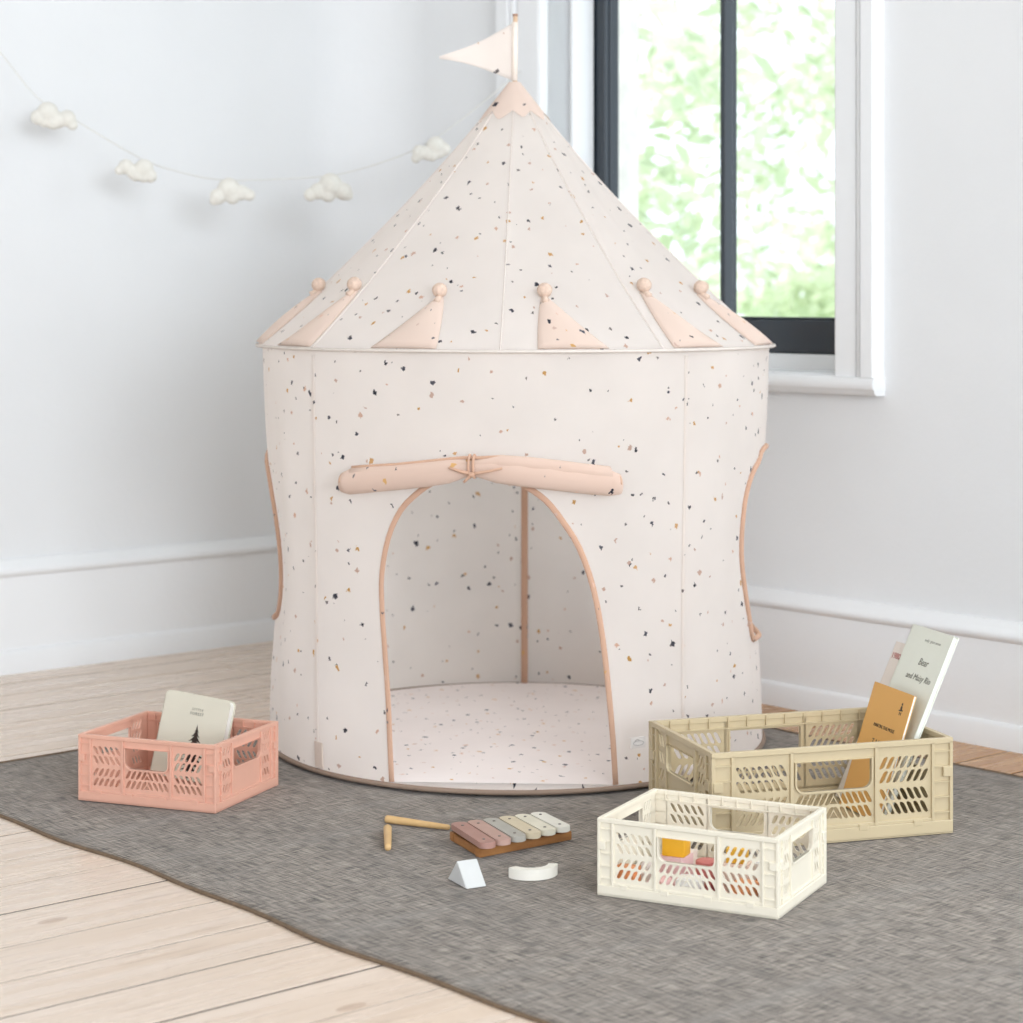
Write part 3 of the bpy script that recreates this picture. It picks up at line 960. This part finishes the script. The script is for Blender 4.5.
def build_flag():
    x0, y0 = -0.002, 0.0
    bm = bmesh.new()
    tube(bm, [(x0, y0, 1.325), (x0 + 0.001, y0, 1.471)], 0.0050, 10)
    pole = obj('flag_pole', bm, M_POLE, TENT, smooth=True)
    bm = bmesh.new()
    tube(bm, [(x0 + 0.001, y0, 1.469), (x0 + 0.001, y0, 1.474)], 0.0056, 10)
    obj('pole_tip', bm, mat_plain('dark_pole_tip', rgb(176, 140, 120), 0.7), pole)
    bm = bmesh.new(); uvl = bm.loops.layers.uv.verify()
    n = 18; m = 10
    tip = Vector((-0.156, -0.012, 1.385))
    a0 = Vector((x0 - 0.005, y0, 1.455)); b0 = Vector((x0 - 0.005, y0, 1.338))
    fr = []; bk = []
    for i in range(n + 1):
        u = i / n
        top = a0.lerp(tip, u) + Vector((0, 0, -0.006 * sin(pi * u))); bot = b0.lerp(tip - Vector((0, 0, 0.004)), u) + Vector((0, 0, 0.006 * sin(pi * u)))
        rf = []; rb = []
        for j in range(m + 1):
            p = top.lerp(bot, j / m)
            p.y += 0.010 * sin(5.0 * u + j * .12) * u
            rf.append(bm.verts.new(p + Vector((0, -0.001, 0)))); rb.append(bm.verts.new(p + Vector((0, 0.001, 0))))
        fr.append(rf); bk.append(rb)
    for i in range(n):
        for j in range(m):
            for q, rev in ((fr, False), (bk, True)):
                ids = [q[i][j], q[i + 1][j], q[i + 1][j + 1], q[i][j + 1]]
                f = bm.faces.new(ids[::-1] if rev else ids)
                for lp in f.loops: lp[uvl].uv = (lp.vert.co.x + 7.03, lp.vert.co.z + 2.2)
        bm.faces.new((fr[i][0], bk[i][0], bk[i + 1][0], fr[i + 1][0])); bm.faces.new((fr[i][m], fr[i + 1][m], bk[i + 1][m], bk[i][m]))
    obj('flag_cloth', bm, terrazzo('terrazzo_flag', rgb(248, 240, 234), 0.4), pole, smooth=True)
    bm = bmesh.new()
    tube(bm, [(x0 - 0.001, y0, 1.337), (x0, y0, 1.457)], 0.0064, 12)
    obj('flag_sleeve', bm, mat_plain('flag_sleeve', rgb(242, 228, 216), 0.9), pole, smooth=True)
build_flag()

# ------------------------------------------------------------------ cloud garland across the corner
def build_garland():
    G = thing('cloud_garland', 'string of five cream felt clouds hung across the corner behind the tent', 'garland')
    f = 2150.0
    # points on the string, each at its own distance between the two walls
    def at(x, y, Y): return Vector(((x - 511.5) * Y / f, Y, 0.9008 - (y - 295.0) * Y / f))
    K = [(-60, -18, 4.98), (0, 52, 5.03), (38, 98, 5.06), (75, 120, 5.09), (140, 158, 5.14), (180, 172, 5.17), (225, 180, 5.20), (300, 178, 5.25), (345, 173, 5.28), (410, 152, 5.32), (450, 128, 5.34), (500, 88, 5.37), (530, 62, 5.385)]
    pts = [at(*k) for k in K]
    sm = []
    for i in range(len(pts) - 1):
        p0 = pts[max(i - 1, 0)]; p1 = pts[i]; p2 = pts[i + 1]; p3 = pts[min(i + 2, len(pts) - 1)]
        for k in range(6):
            t = k / 6
            sm.append(0.5 * ((2 * p1) + (p2 - p0) * t + (2 * p0 - 5 * p1 + 4 * p2 - p3) * t * t + (3 * p1 - p0 - 3 * p2 + p3) * t ** 3))
    sm.append(pts[-1])
    bm = bmesh.new()
    tube(bm, sm, 0.0016, 6)
    obj('string', bm, M_STRING, G, smooth=True)
    shapes = [
        [(-.036, -.004, .017), (-.016, .012, .023), (.010, -.004, .018), (.030, .004, .019), (.044, -.010, .012), (.0, -.010, .017), (-.02, -.010, .015)],
        [(-.040, -.010, .014), (-.022, -.002, .018), (.006, .012, .025), (.034, -.004, .019), (.0, -.010, .017), (.044, -.012, .012)],
    ]
    for (x, y, Y, sh, ang, s, flip) in ((54, 118, 5.06, 0, -8, 0.92, 1), (137, 171, 5.13, 0, -14, 0.84, -1), (232, 193, 5.20, 1, 8, 0.92, -1), (328, 190, 5.26, 1, 2, 1.0, 1), (431, 151, 5.32, 0, 14, 0.86, -1)):
        bm = bmesh.new()
        for (cx, cz, r) in shapes[sh]:
            bmesh.ops.create_icosphere(bm, subdivisions=3, radius=r * 1.16 * s, matrix=Matrix.Translation((cx * s * 1.10 * flip, 0, cz * s * 1.08)) @ Matrix.Diagonal((1, 0.8, 1, 1)))
        c = obj('felt_cloud', bm, M_FELT, G, smooth=True)
        rm = c.modifiers.new('join', 'REMESH'); rm.mode = 'VOXEL'; rm.voxel_size = 0.0026; rm.use_smooth_shade = True
        s2 = c.modifiers.new('soften', 'SMOOTH'); s2.iterations = 6; s2.factor = 0.6
        c.location = at(x, y, Y - 0.012)
        c.rotation_euler = (0, -radians(-ang) * -1, radians(12))
build_garland()

# ------------------------------------------------------------------ folding crates
def crate_mesh_side(W, H, zb, th, nslot, style, wide):
    """one crate side in its own plane: x 0..W, y zb..H, outward face at z=0; returns bmesh"""
    bm = bmesh.new()
    k = H / 0.117
    row_h = 0.0150 * k; sw = W * (0.0245 if nslot < 6 else 0.0190) if wide else W * 0.0265
    rows = [0.0905 * k, 0.0735 * k, 0.0520 * k, 0.0350 * k]
    dx = row_h * 0.52
    holes = []
    def run(x0, x1, n, zs, dirs):
        for zc, d in zip(zs, dirs):
            for i in range(n):
                cx = x0 + (x1 - x0) * (i + 0.5) / n
                holes.append(slot(cx, zc, sw, row_h, dx * d))
    if wide:
        run(W * .105, W * .305, nslot, rows, (-1, -1, 1, 1))
        run(W * .695, W * .895, nslot, rows, (1, 1, -1, -1))
        run(W * .345, W * .495, nslot - 1, rows[2:], (1, 1))
        run(W * .505, W * .655, nslot - 1, rows[2:], (-1, -1))
        for zc in rows[2:]:
            z0 = zc - row_h * .42
            holes.append([(W * .5 - sw * .9, z0), (W * .5 + sw * .9, z0), (W * .5, z0 + row_h * .55)])
        hx0, hx1, hz0, hz1 = W * .345, W * .655, 0.063 * k, 0.0985 * k
        mids = (W * .325, W * .675)
    else:
        zz = [0.098 * k, 0.078 * k, 0.056 * k, 0.034 * k]
        run(W * .105, W * .245, 3, zz, (-1, -1, 1, 1) if style else (1, -1, 1, 1))
        run(W * .755, W * .895, 3, zz, (1, 1, -1, -1))
        hx0, hx1, hz0, hz1 = W * .27, W * .73, 0.066 * k, 0.0985 * k
        mids = (W * .257, W * .743)
    holes.append(rrect(hx0, hx1, hz0, hz1, 0.0105 * k, 5, (1, 1, 0, 0)))
    M = basis((0, 0, 0), (1, 0, 0), (0, 0, 1), (0, 1, 0))
    plate(bm, [(W * .012, zb), (W * .988, zb), (W * .988, H - 0.002), (W * .012, H - 0.002)], holes, th, M)
    return bm, k, hx0, hx1, hz0, hz1, mids

def crate_side(name, W, H, nslot, wide, mat, parent, M, style=0):
    zb = 0.0165 * H / 0.117
    th = 0.0024
    bm, k, hx0, hx1, hz0, hz1, mids = crate_mesh_side(W, H, zb, th, nslot, style, wide)
    p = 0.0032 * k          # how far ribs stand out (towards -y)
    e = 0.0012
    cw = W * .085           # corner post width
    b = 0.0006
    # top rim, with outward lip
    box(bm, 0.0, W, -p, th + 0.002, H - 0.0065 * k, H, b, seg=1)
    # bottom frame
    box(bm, cw, W - cw, -p * .7, th, zb, zb + 0.004 * k, b, seg=1)
    # vertical ribs
    ws = 0.0030 * k
    for x in mids: box(bm, x - ws * .7, x + ws * .7, -p, th, zb, H - 0.004 * k, b, seg=1)
    for x in (cw, W - cw): box(bm, x - ws * .6, x + ws * .6, -p, th, zb, H - 0.004 * k, b, seg=1)
    for x in (0.0022 * k, W - 0.0022 * k): box(bm, x - 0.0022 * k, x + 0.0022 * k, -p, th, zb, H - 0.004 * k, b, seg=1)
    # ladder rungs in the corner posts
    for i in range(5):
        z = zb + (H - zb) * (0.10 + 0.185 * i)
        for x0, x1 in ((0.002, cw), (W - cw, W - 0.002)):
            box(bm, x0, x1, -p * .85, th, z - e * k * .6, z + e * k * .6)
    # latch block on the corners
    for x in (W * .006, W * .994 - 0.012 * k):
        box(bm, x, x + 0.012 * k, -p * 1.5, 0.0, H * .60, H * .70, b, seg=1)
    # raised lip round the handle
    lip = rrect(hx0 - 0.0022 * k, hx1 + 0.0022 * k, hz0 - 0.0022 * k, hz1 + 0.0005, 0.0120 * k, 5, (1, 1, 0, 0))
    hole = rrect(hx0, hx1, hz0, hz1 + 0.0002, 0.0105 * k, 5, (1, 1, 0, 0))
    plate(bm, lip, [hole], p + th + 0.0015, basis((0, -p, 0), (1, 0, 0), (0, 0, 1), (0, 1, 0)))
    # small webs under the rim, seen from inside
    nweb = 12 if wide else 0
    for i in range(1, nweb):
        x = W * i / nweb
        box(bm, x - e * k * .4, x + e * k * .4, th - 0.0005, th + 0.0035 * k, H - 0.014 * k, H - 0.001)
    if wide: box(bm, 0.004, W - 0.004, th, th + 0.0035 * k, H - 0.0155 * k, H - 0.0140 * k)
    o = obj(name, bm, mat, parent)
    o.matrix_local = M
    return o

def build_crate(label, loc, rz, L, D, H, nslot, mat):
    T = thing('folding_crate', label, 'crate', loc, rz, 'folding storage crates')
    k = H / 0.117
    zb = 0.0165 * k
    i0 = 0.0042 * k
    # base tray
    bm = bmesh.new()
    box(bm, 0, L, 0, D, 0.0, 0.0045, 0.001, seg=1)
    w = 0.0065 * k
    box(bm, 0, L, 0, w, 0.001, zb, 0.001, seg=1); box(bm, 0, L, D - w, D, 0.001, zb, 0.001, seg=1)
    box(bm, 0, w, w * .5, D - w * .5, 0.001, zb, 0.001, seg=1); box(bm, L - w, L, w * .5, D - w * .5, 0.001, zb, 0.001, seg=1)
    # hinge lugs
    for fx in (.15, .38, .62, .85):
        for y in (-0.0008, D - 0.0032):
            box(bm, L * fx - 0.006 * k, L * fx + 0.006 * k, y, y + 0.004, zb - 0.004 * k, zb + 0.003 * k, 0.0005, seg=1)
    obj('base_tray', bm, mat, T)
    p = 0.0036 * k
    crate_side('long_side', L, H, nslot, True, mat, T, Matrix.Translation((0, p, 0)))
    crate_side('long_side', L, H, nslot, True, mat, T, Matrix.Translation((L, D - p, 0)) @ Matrix.Rotation(pi, 4, 'Z'))
    q = 0.0062 * k
    S = D - 2 * q
    crate_side('short_side', S, H + 0.0006, 3, False, mat, T, Matrix.Translation((L - p, q, 0)) @ Matrix.Rotation(pi / 2, 4, 'Z'), 0)
    crate_side('short_side', S, H + 0.0006, 3, False, mat, T, Matrix.Translation((p, D - q, 0)) @ Matrix.Rotation(-pi / 2, 4, 'Z'), 1)
    return T

PINK_O, PINK_A = Vector((-0.7733, 3.835, 0.0)), radians(-21.5)
WHITE_O, WHITE_A = Vector((0.1284, 3.228, 0.0)), radians(-26.8)
TAN_O, TAN_A = Vector((0.3235, 3.470, 0.0)), radians(17.3)
build_crate('small pink folding crate left of the tent, holding a pale grey book', PINK_O, PINK_A, 0.279, 0.234, 0.118, 5, M_PINKPL)
build_crate('small cream-white folding crate in front, holding coloured toy blocks', WHITE_O, WHITE_A, 0.287, 0.218, 0.116, 5, M_WHITEPL)
build_crate('large tan folding crate at the right, holding three leaning books', TAN_O, TAN_A, 0.436, 0.286, 0.160, 7, M_TANPL)

# ------------------------------------------------------------------ books
def book(label, M, w, h, th, col, hard, group, rounded=0.0):
    T = thing('picture_book', label, 'book', (0, 0, 0), 0, group)
    T.matrix_world = M
    mc = mat_plain('cover_' + str(len(bpy.data.materials)), col, 0.6, 0.02, 12)
    c = 0.0016 if hard else 0.0008
    r = max(rounded, 0.001)
    R = basis((0, 0, 0), (1, 0, 0), (0, 0, 1), (0, 1, 0))
    bm = bmesh.new()
    o = rrect(-w / 2, w / 2, 0, h, r, 5)
    prism(bm, o, 0, c, R); prism(bm, o, th - c, th, R)
    box(bm, -w / 2, -w / 2 + c, 0, th, r, h - r)
    cov = obj('cover', bm, mc, T, angle=30)
    bm = bmesh.new()
    g = 0.003 if hard else 0.0008
    prism(bm, rrect(-w / 2 + c, w / 2 - g, g, h - g, max(r - g, 0.0006), 5), c, th - c, R)
    obj('pages', bm, M_PAGES, T, angle=30)
    return T
def onbook(x, z): return basis((x, -0.0003, z), (1, 0, 0), (0, 0, 1), (0, -1, 0))

def crate_frame(O, A): return Matrix.Translation(O) @ Matrix.Rotation(A, 4, 'Z')

def tan_book(label, yc, x0, slope, w, h, th, col, hard):
    th_a = math.atan(slope)
    s, c = sin(th_a), cos(th_a)
    Mb = basis((x0, yc, 0.0062 + th * s), (0, -1, 0), (c, 0, -s), (s, 0, c))
    return book(label, crate_frame(TAN_O, TAN_A) @ Mb, w, h, th, col, hard, 'books in the tan crate')

b1 = tan_book('ochre yellow book in the tan crate, in front of the taller pale book', 0.145, 0.3318, 0.33, 0.146, 0.222, 0.005, rgb(226, 172, 98), False)
text('title', 'MARTIN, THE MOLE', 0.0085, M_INK, b1, onbook(0.004, 0.152), 0, 0.0002, 1.0)
text('title', 'T.A.M.', 0.013, M_INK, b1, onbook(-0.006, 0.124))
bm = bmesh.new()
for (x, z, rx, rz_) in ((0.043, 0.194, .0030, .0050), (0.043, 0.2015, .0022, .0022), (0.0385, 0.190, .0026, .0013), (0.0475, 0.191, .0026, .0013), (0.041, 0.185, .0012, .0030), (0.046, 0.185, .0012, .0030)):
    prism(bm, [(x + rx * cos(2 * pi * k / 14), z + rz_ * sin(2 * pi * k / 14)) for k in range(14)], 0.0, 0.0003, basis((0, 0, 0), (1, 0, 0), (0, 0, 1), (0, -1, 0)))
obj('cover_emblem', bm, M_INK, b1)
b2 = tan_book('tall pale green-white book with grey handwritten title, leaning in the tan crate', 0.1435, 0.3385, 0.45, 0.147, 0.336, 0.0105, rgb(232, 234, 222), True)
text('title', 'Bear', 0.018, M_GREYINK, b2, onbook(0.010, 0.276), 0.25)
text('title', 'and Maisy Rio', 0.0155, M_GREYINK, b2, onbook(0.012, 0.248), 0.25)
text('author_line', 'emily  grace moon', 0.0075, mat_plain('faint_ink', rgb(176, 174, 166), 0.8), b2, onbook(0.014, 0.315), 0.2)
b3 = tan_book('pale pink-white book with red lettering, behind the tall pale book', 0.2140, 0.3508, 0.45, 0.118, 0.296, 0.0042, rgb(236, 226, 216), False)
text('title', '1980', 0.016, M_REDINK, b3, onbook(-0.040, 0.270))

def pink_book():
    th = 0.026; w = 0.131; h = 0.153
    rel = Matrix.Translation((0.131, 0.138, 0.0190)) @ Matrix.Rotation(radians(5), 4, 'Z') @ Matrix.Rotation(radians(-13), 4, 'X') @ Matrix.Rotation(radians(7.0), 4, 'Y')
    M = crate_frame(PINK_O, PINK_A) @ rel
    T = book('pale grey book with rounded corners standing in the pink crate', M, w, h, th, rgb(208, 202, 184), True, 'books in the pink crate', 0.010)
    text('title', 'LITTLE', 0.0060, M_GREYINK, T, onbook(0.004, 0.1270), 0, 0.0002, 1.3)
    text('title', 'FOREST', 0.0074, M_GREYINK, T, onbook(0.004, 0.1190), 0, 0.0002, 1.1)
    bm = bmesh.new()
    R = basis((0, 0, 0), (1, 0, 0), (0, 0, 1), (0, -1, 0))
    rnd = random.Random(2)
    # dark conifer with ragged tiers
    for i in range(9):
        z = 0.097 - i * 0.0088; hw = 0.005 + i * 0.0042 if i < 5 else 0.024 - (i - 5) * 0.002
        pts = [(-hw, z - 0.010), (-hw * .55, z - 0.006), (0, z + 0.004), (hw * .6, z - 0.006), (hw, z - 0.011), (hw * .4, z - 0.0085), (0, z - 0.012), (-hw * .45, z - 0.0085)]
        prism(bm, [(x + 0.010 + rnd.uniform(-.001, .001), y) for x, y in pts], 0.0, 0.0003 + i * 0.00002, R)
    box(bm, 0.008, 0.012, -0.0004, 0.0, 0.004, 0.085)
    obj('conifer_picture', bm, mat_plain('black_brown_ink', rgb(48, 34, 28), 0.8), T)
pink_book()

# ------------------------------------------------------------------ xylophone
def build_xylophone():
    X = thing('toy_xylophone', 'wooden toy xylophone with six muted pastel bars on the rug', 'xylophone', (0.0, 3.53, 0.0))
    O = Vector((0.0, 3.53, 0))
    wood = mat_wood('xylophone_wood', rgb(178, 124, 72), rgb(142, 92, 50), 0.5, (14, 14, 80))
    FL, BL, BR, FR = [Vector(p) - Vector((0.0, 3.53)) for p in ((-0.0504, 3.440), (-0.1023, 3.5536), (0.062, 3.634), (0.100, 3.5556))]
    def bar(name, a, b, wd, z0, z1):
        d = (b - a).normalized(); n = Vector((-d.y, d.x))
        bm = bmesh.new()
        vs = prism(bm, [tuple(a), tuple(b), tuple(b + n * wd), tuple(a + n * wd)], z0, z1)
        bmesh.ops.bevel(bm, geom=bm.edges[:], offset=0.0012, segments=2, affect='EDGES')
        return obj(name, bm, wood, X)
    d = (FR - FL).normalized()
    bar('front_rail', FL, FR, 0.014, 0.0, 0.0145)
    db = (BR - BL).normalized(); nb = Vector((-db.y, db.x))
    bar('back_rail', BL - nb * 0.014, BR - nb * 0.014, 0.014, 0.0, 0.0145)
    dl = (BL - FL).normalized()
    a = FL + d * 0.0002 + dl * 0.0155; b_ = BL - dl * 0.0155
    n2 = Vector((dl.y, -dl.x))
    bar('end_piece', a + n2 * 0.012, b_ + n2 * 0.012, 0.012, 0.0, 0.0135)
    dr = (BR - FR).normalized(); n3 = Vector((-dr.y, dr.x))
    bar('end_piece', FR + dr * 0.0158, BR - dr * 0.0155, 0.012, 0.0, 0.0135)
    felt = mat_plain('dark_felt', rgb(96, 66, 52), 1.0)
    for p0, p1 in ((FL, FR), (BL - nb * 0.012, BR - nb * 0.012)):
        dd = (p1 - p0).normalized(); nn = Vector((-dd.y, dd.x))
        bm = bmesh.new()
        q0 = p0 + dd * 0.012 + nn * 0.005; q1 = p1 - dd * 0.010 + nn * 0.005
        prism(bm, [tuple(q0), tuple(q1), tuple(q1 + nn * 0.004), tuple(q0 + nn * 0.004)], 0.0143, 0.0187)
        obj('felt_strip', bm, felt, X)
    cols = [(176, 134, 122), (190, 154, 141), (178, 173, 163), (216, 201, 172), (228, 220, 200), (234, 229, 216)]
    c0 = Vector((-0.0625, 3.4925 - 3.53)); c1 = Vector((0.0640, 3.5785 - 3.53))
    screw = mat_plain('steel_screw', rgb(110, 100, 94), 0.3)
    names = ['dusty rose bar', 'pale rose bar', 'grey bar', 'sand coloured bar', 'cream bar', 'off-white bar']
    for i in range(6):
        t = i / 5
        c = c0.lerp(c1, t)
        L = 0.146 - 0.036 * t
        ang = radians(-68 + 3 * t)
        M = Matrix.Translation((c.x, c.y, 0)) @ Matrix.Rotation(ang, 4, 'Z')
        bm = bmesh.new()
        prism(bm, rrect(-L / 2, L / 2, -0.0133, 0.0133, 0.0085, 6), 0.0186, 0.0282, M)
        es = [e for e in bm.edges if abs(e.verts[0].co.z - e.verts[1].co.z) < 1e-6]
        bmesh.ops.bevel(bm, geom=es, offset=0.0012, segments=2, affect='EDGES')
        o = obj('tone_bar', bm, mat_wood('bar_paint', rgb(*cols[i]), rgb(*[int(v * .95) for v in cols[i]]), 0.5, (30, 30, 30)), X, angle=40)
        o['label'] = names[i]
        for s in (-1, 1):
            bm = bmesh.new()
            lathe(bm, [(0.0026, 0.0280), (0.0026, 0.0287), (0.002, 0.0293), (0.0004, 0.0295)], 12, M @ Matrix.Translation((s * L * 0.33, 0, 0)))
            obj('screw', bm, screw, o)
build_xylophone()

def mallet(label, a, b, ra, rb):
    bm = bmesh.new()
    a, b = Vector(a), Vector(b)
    n = 14
    pts = [a]; rr = [ra * .75]
    for k in range(n + 1):
        t = 0.02 + 0.96 * k / n
        pts.append(a.lerp(b, t)); rr.append(ra + (rb - ra) * (t ** 1.2))
    pts.append(b); rr.append(rb * .7)
    tube(bm, pts, rr, 14)
    o = obj('wooden_beater', bm, mat_wood('beater_wood', rgb(222, 184, 130), rgb(206, 166, 112), 0.5, (20, 20, 20)), smooth=True)
    tag(o, label, 'beater', 'xylophone beaters')
mallet('wooden beater lying with its thin end under the xylophone bars', (-0.2145, 3.668, 0.0070), (-0.1040, 3.618, 0.0048), 0.0069, 0.0044)
mallet('wooden beater lying alone, pointing towards the viewer, left of the xylophone', (-0.2078, 3.606, 0.0070), (-0.2000, 3.480, 0.0060), 0.0070, 0.0056)

# ------------------------------------------------------------------ two loose blocks on the rug
M_BLOCK = mat_plain('white_painted_block', rgb(206, 205, 202), 0.6, 0.02)
def prism_block():
    a = atan2(3.260 - 3.318, -0.0684 + 0.0986)
    M = Matrix.Translation((-0.0986, 3.318, 0)) @ Matrix.Rotation(a, 4, 'Z')
    bm = bmesh.new()
    prism(bm, [(0, 0), (0.0654, 0), (0.0327, 0.035)], 0, 0.034, M @ basis((0, 0.034, 0), (1, 0, 0), (0, 0, 1), (0, -1, 0)))
    bmesh.ops.bevel(bm, geom=bm.edges[:], offset=0.0008, segments=2, affect='EDGES')
    tag(obj('triangular_block', bm, M_BLOCK), 'white triangular toy block lying on the rug before the xylophone', 'toy block')
prism_block()
def arch_block():
    pts = []
    R, r = 0.0430, 0.0285
    a0, a1 = radians(180 + 24), radians(360 - 18)
    for k in range(25): pts.append((R * cos(a0 + (a1 - a0) * k / 24), R * sin(a0 + (a1 - a0) * k / 24)))
    for k in range(25): pts.append((r * cos(a1 - (a1 - a0) * k / 24), r * sin(a1 - (a1 - a0) * k / 24)))
    bm = bmesh.new()
    prism(bm, pts, 0.0, 0.0165, Matrix.Rotation(radians(15), 4, 'Z'))
    es = [e for e in bm.edges if abs(e.verts[0].co.z - e.verts[1].co.z) < 1e-6]
    bmesh.ops.bevel(bm, geom=es, offset=0.0008, segments=2, affect='EDGES')
    o = obj('arch_block', bm, mat_plain('cream_painted_block', rgb(234, 228, 216), 0.6, 0.02), angle=40)
    o.location = (0.029, 3.349, 0)
    tag(o, 'cream curved arch block lying on the rug beside the white triangular block', 'toy block')
arch_block()

# ------------------------------------------------------------------ toy blocks in the cream-white crate
def toy_blocks():
    F = crate_frame(WHITE_O, WHITE_A)
    z0 = 0.0049
    G = 'toy blocks in the cream-white crate'
    def put(name, bm, x, y, z, rz, col, label):
        o = obj(name, bm, mat_plain('toy_' + name, rgb(*col), 0.5, 0.03), angle=40)
        o.matrix_world = F @ Matrix.Translation((x, y, z)) @ Matrix.Rotation(radians(rz), 4, 'Z')
        tag(o, label, 'toy block', G)
    def cube(sx, sy, sz):
        bm = bmesh.new(); box(bm, -sx / 2, sx / 2, -sy / 2, sy / 2, 0, sz, 0.0015); return bm
    def cyl(r, h):
        bm = bmesh.new(); lathe(bm, [(r * .9, 0), (r, 0.0012), (r, h - 0.0012), (r * .9, h)], 28); return bm
    def tri(s, h, d):
        bm = bmesh.new(); prism(bm, [(-s / 2, 0), (s / 2, 0), (0, h)], -d / 2, d / 2, basis((0, 0, 0), (1, 0, 0), (0, 0, 1), (0, -1, 0)))
        bmesh.ops.bevel(bm, geom=bm.edges[:], offset=0.0010, segments=2, affect='EDGES'); return bm
    def half(r, d):
        bm = bmesh.new(); prism(bm, [(r * cos(pi * k / 18), r * sin(pi * k / 18)) for k in range(19)], -d / 2, d / 2, basis((0, 0, 0), (1, 0, 0), (0, 0, 1), (0, -1, 0))); return bm
    put('cube_block', cube(.034, .034, .034), .034, .034, z0, 4, (232, 150, 96), 'orange wooden cube at the front left of the cream-white crate')
    put('half_round_block', half(.024, .030), .088, .034, z0, -6, (238, 190, 186), 'pale pink half-round block behind the front slots of the cream-white crate')
    put('cube_block', cube(.036, .036, .030), .136, .034, z0, 8, (244, 240, 234), 'white low block in the front middle of the cream-white crate')
    put('triangle_block', tri(.040, .034, .030), .178, .032, z0, 3, (150, 66, 64), 'dark red triangular block near the front of the cream-white crate')
    put('cube_block', cube(.032, .032, .034), .222, .036, z0, -7, (240, 158, 104), 'orange wooden cube towards the front right of the cream-white crate')
    put('cylinder_block', cyl(.015, .030), .258, .036, z0, 0, (246, 240, 232), 'white round block in the front right corner of the cream-white crate')
    put('cube_block', cube(.040, .040, .046), .090, .092, z0, -5, (235, 196, 194), 'pink block in the middle of the cream-white crate carrying the yellow cube')
    put('cylinder_block', cyl(.017, .044), .142, .088, z0, 0, (206, 120, 112), 'rose red round block in the middle of the cream-white crate')
    put('cube_block', cube(.038, .036, .046), .190, .090, z0, 5, (242, 214, 196), 'peach block under the small amber block in the cream-white crate')
    put('cube_block', cube(.036, .038, .030), .242, .094, z0, 3, (224, 132, 84), 'burnt orange block by the right end of the cream-white crate')
    put('triangle_block', tri(.044, .036, .034), .040, .090, z0, 12, (242, 236, 228), 'white triangular block by the left end of the cream-white crate')
    put('cube_block', cube(.040, .036, .036), .074, .152, z0, -4, (244, 226, 214), 'cream block at the back left of the cream-white crate')
    put('half_round_block', half(.022, .034), .150, .150, z0, 6, (238, 182, 150), 'apricot half-round block at the back of the cream-white crate')
    put('cube_block', cube(.038, .034, .034), .218, .150, z0, -8, (240, 236, 230), 'white block at the back right of the cream-white crate')
    put('cube_block', cube(.036, .030, .038), .092, .088, z0 + .0462, 3, (246, 184, 44), 'bright yellow cube on top of the blocks in the cream-white crate')
    put('cube_block', cube(.030, .024, .022), .190, .090, z0 + .0462, 8, (242, 186, 60), 'small amber block stacked towards the right of the cream-white crate')
toy_blocks()
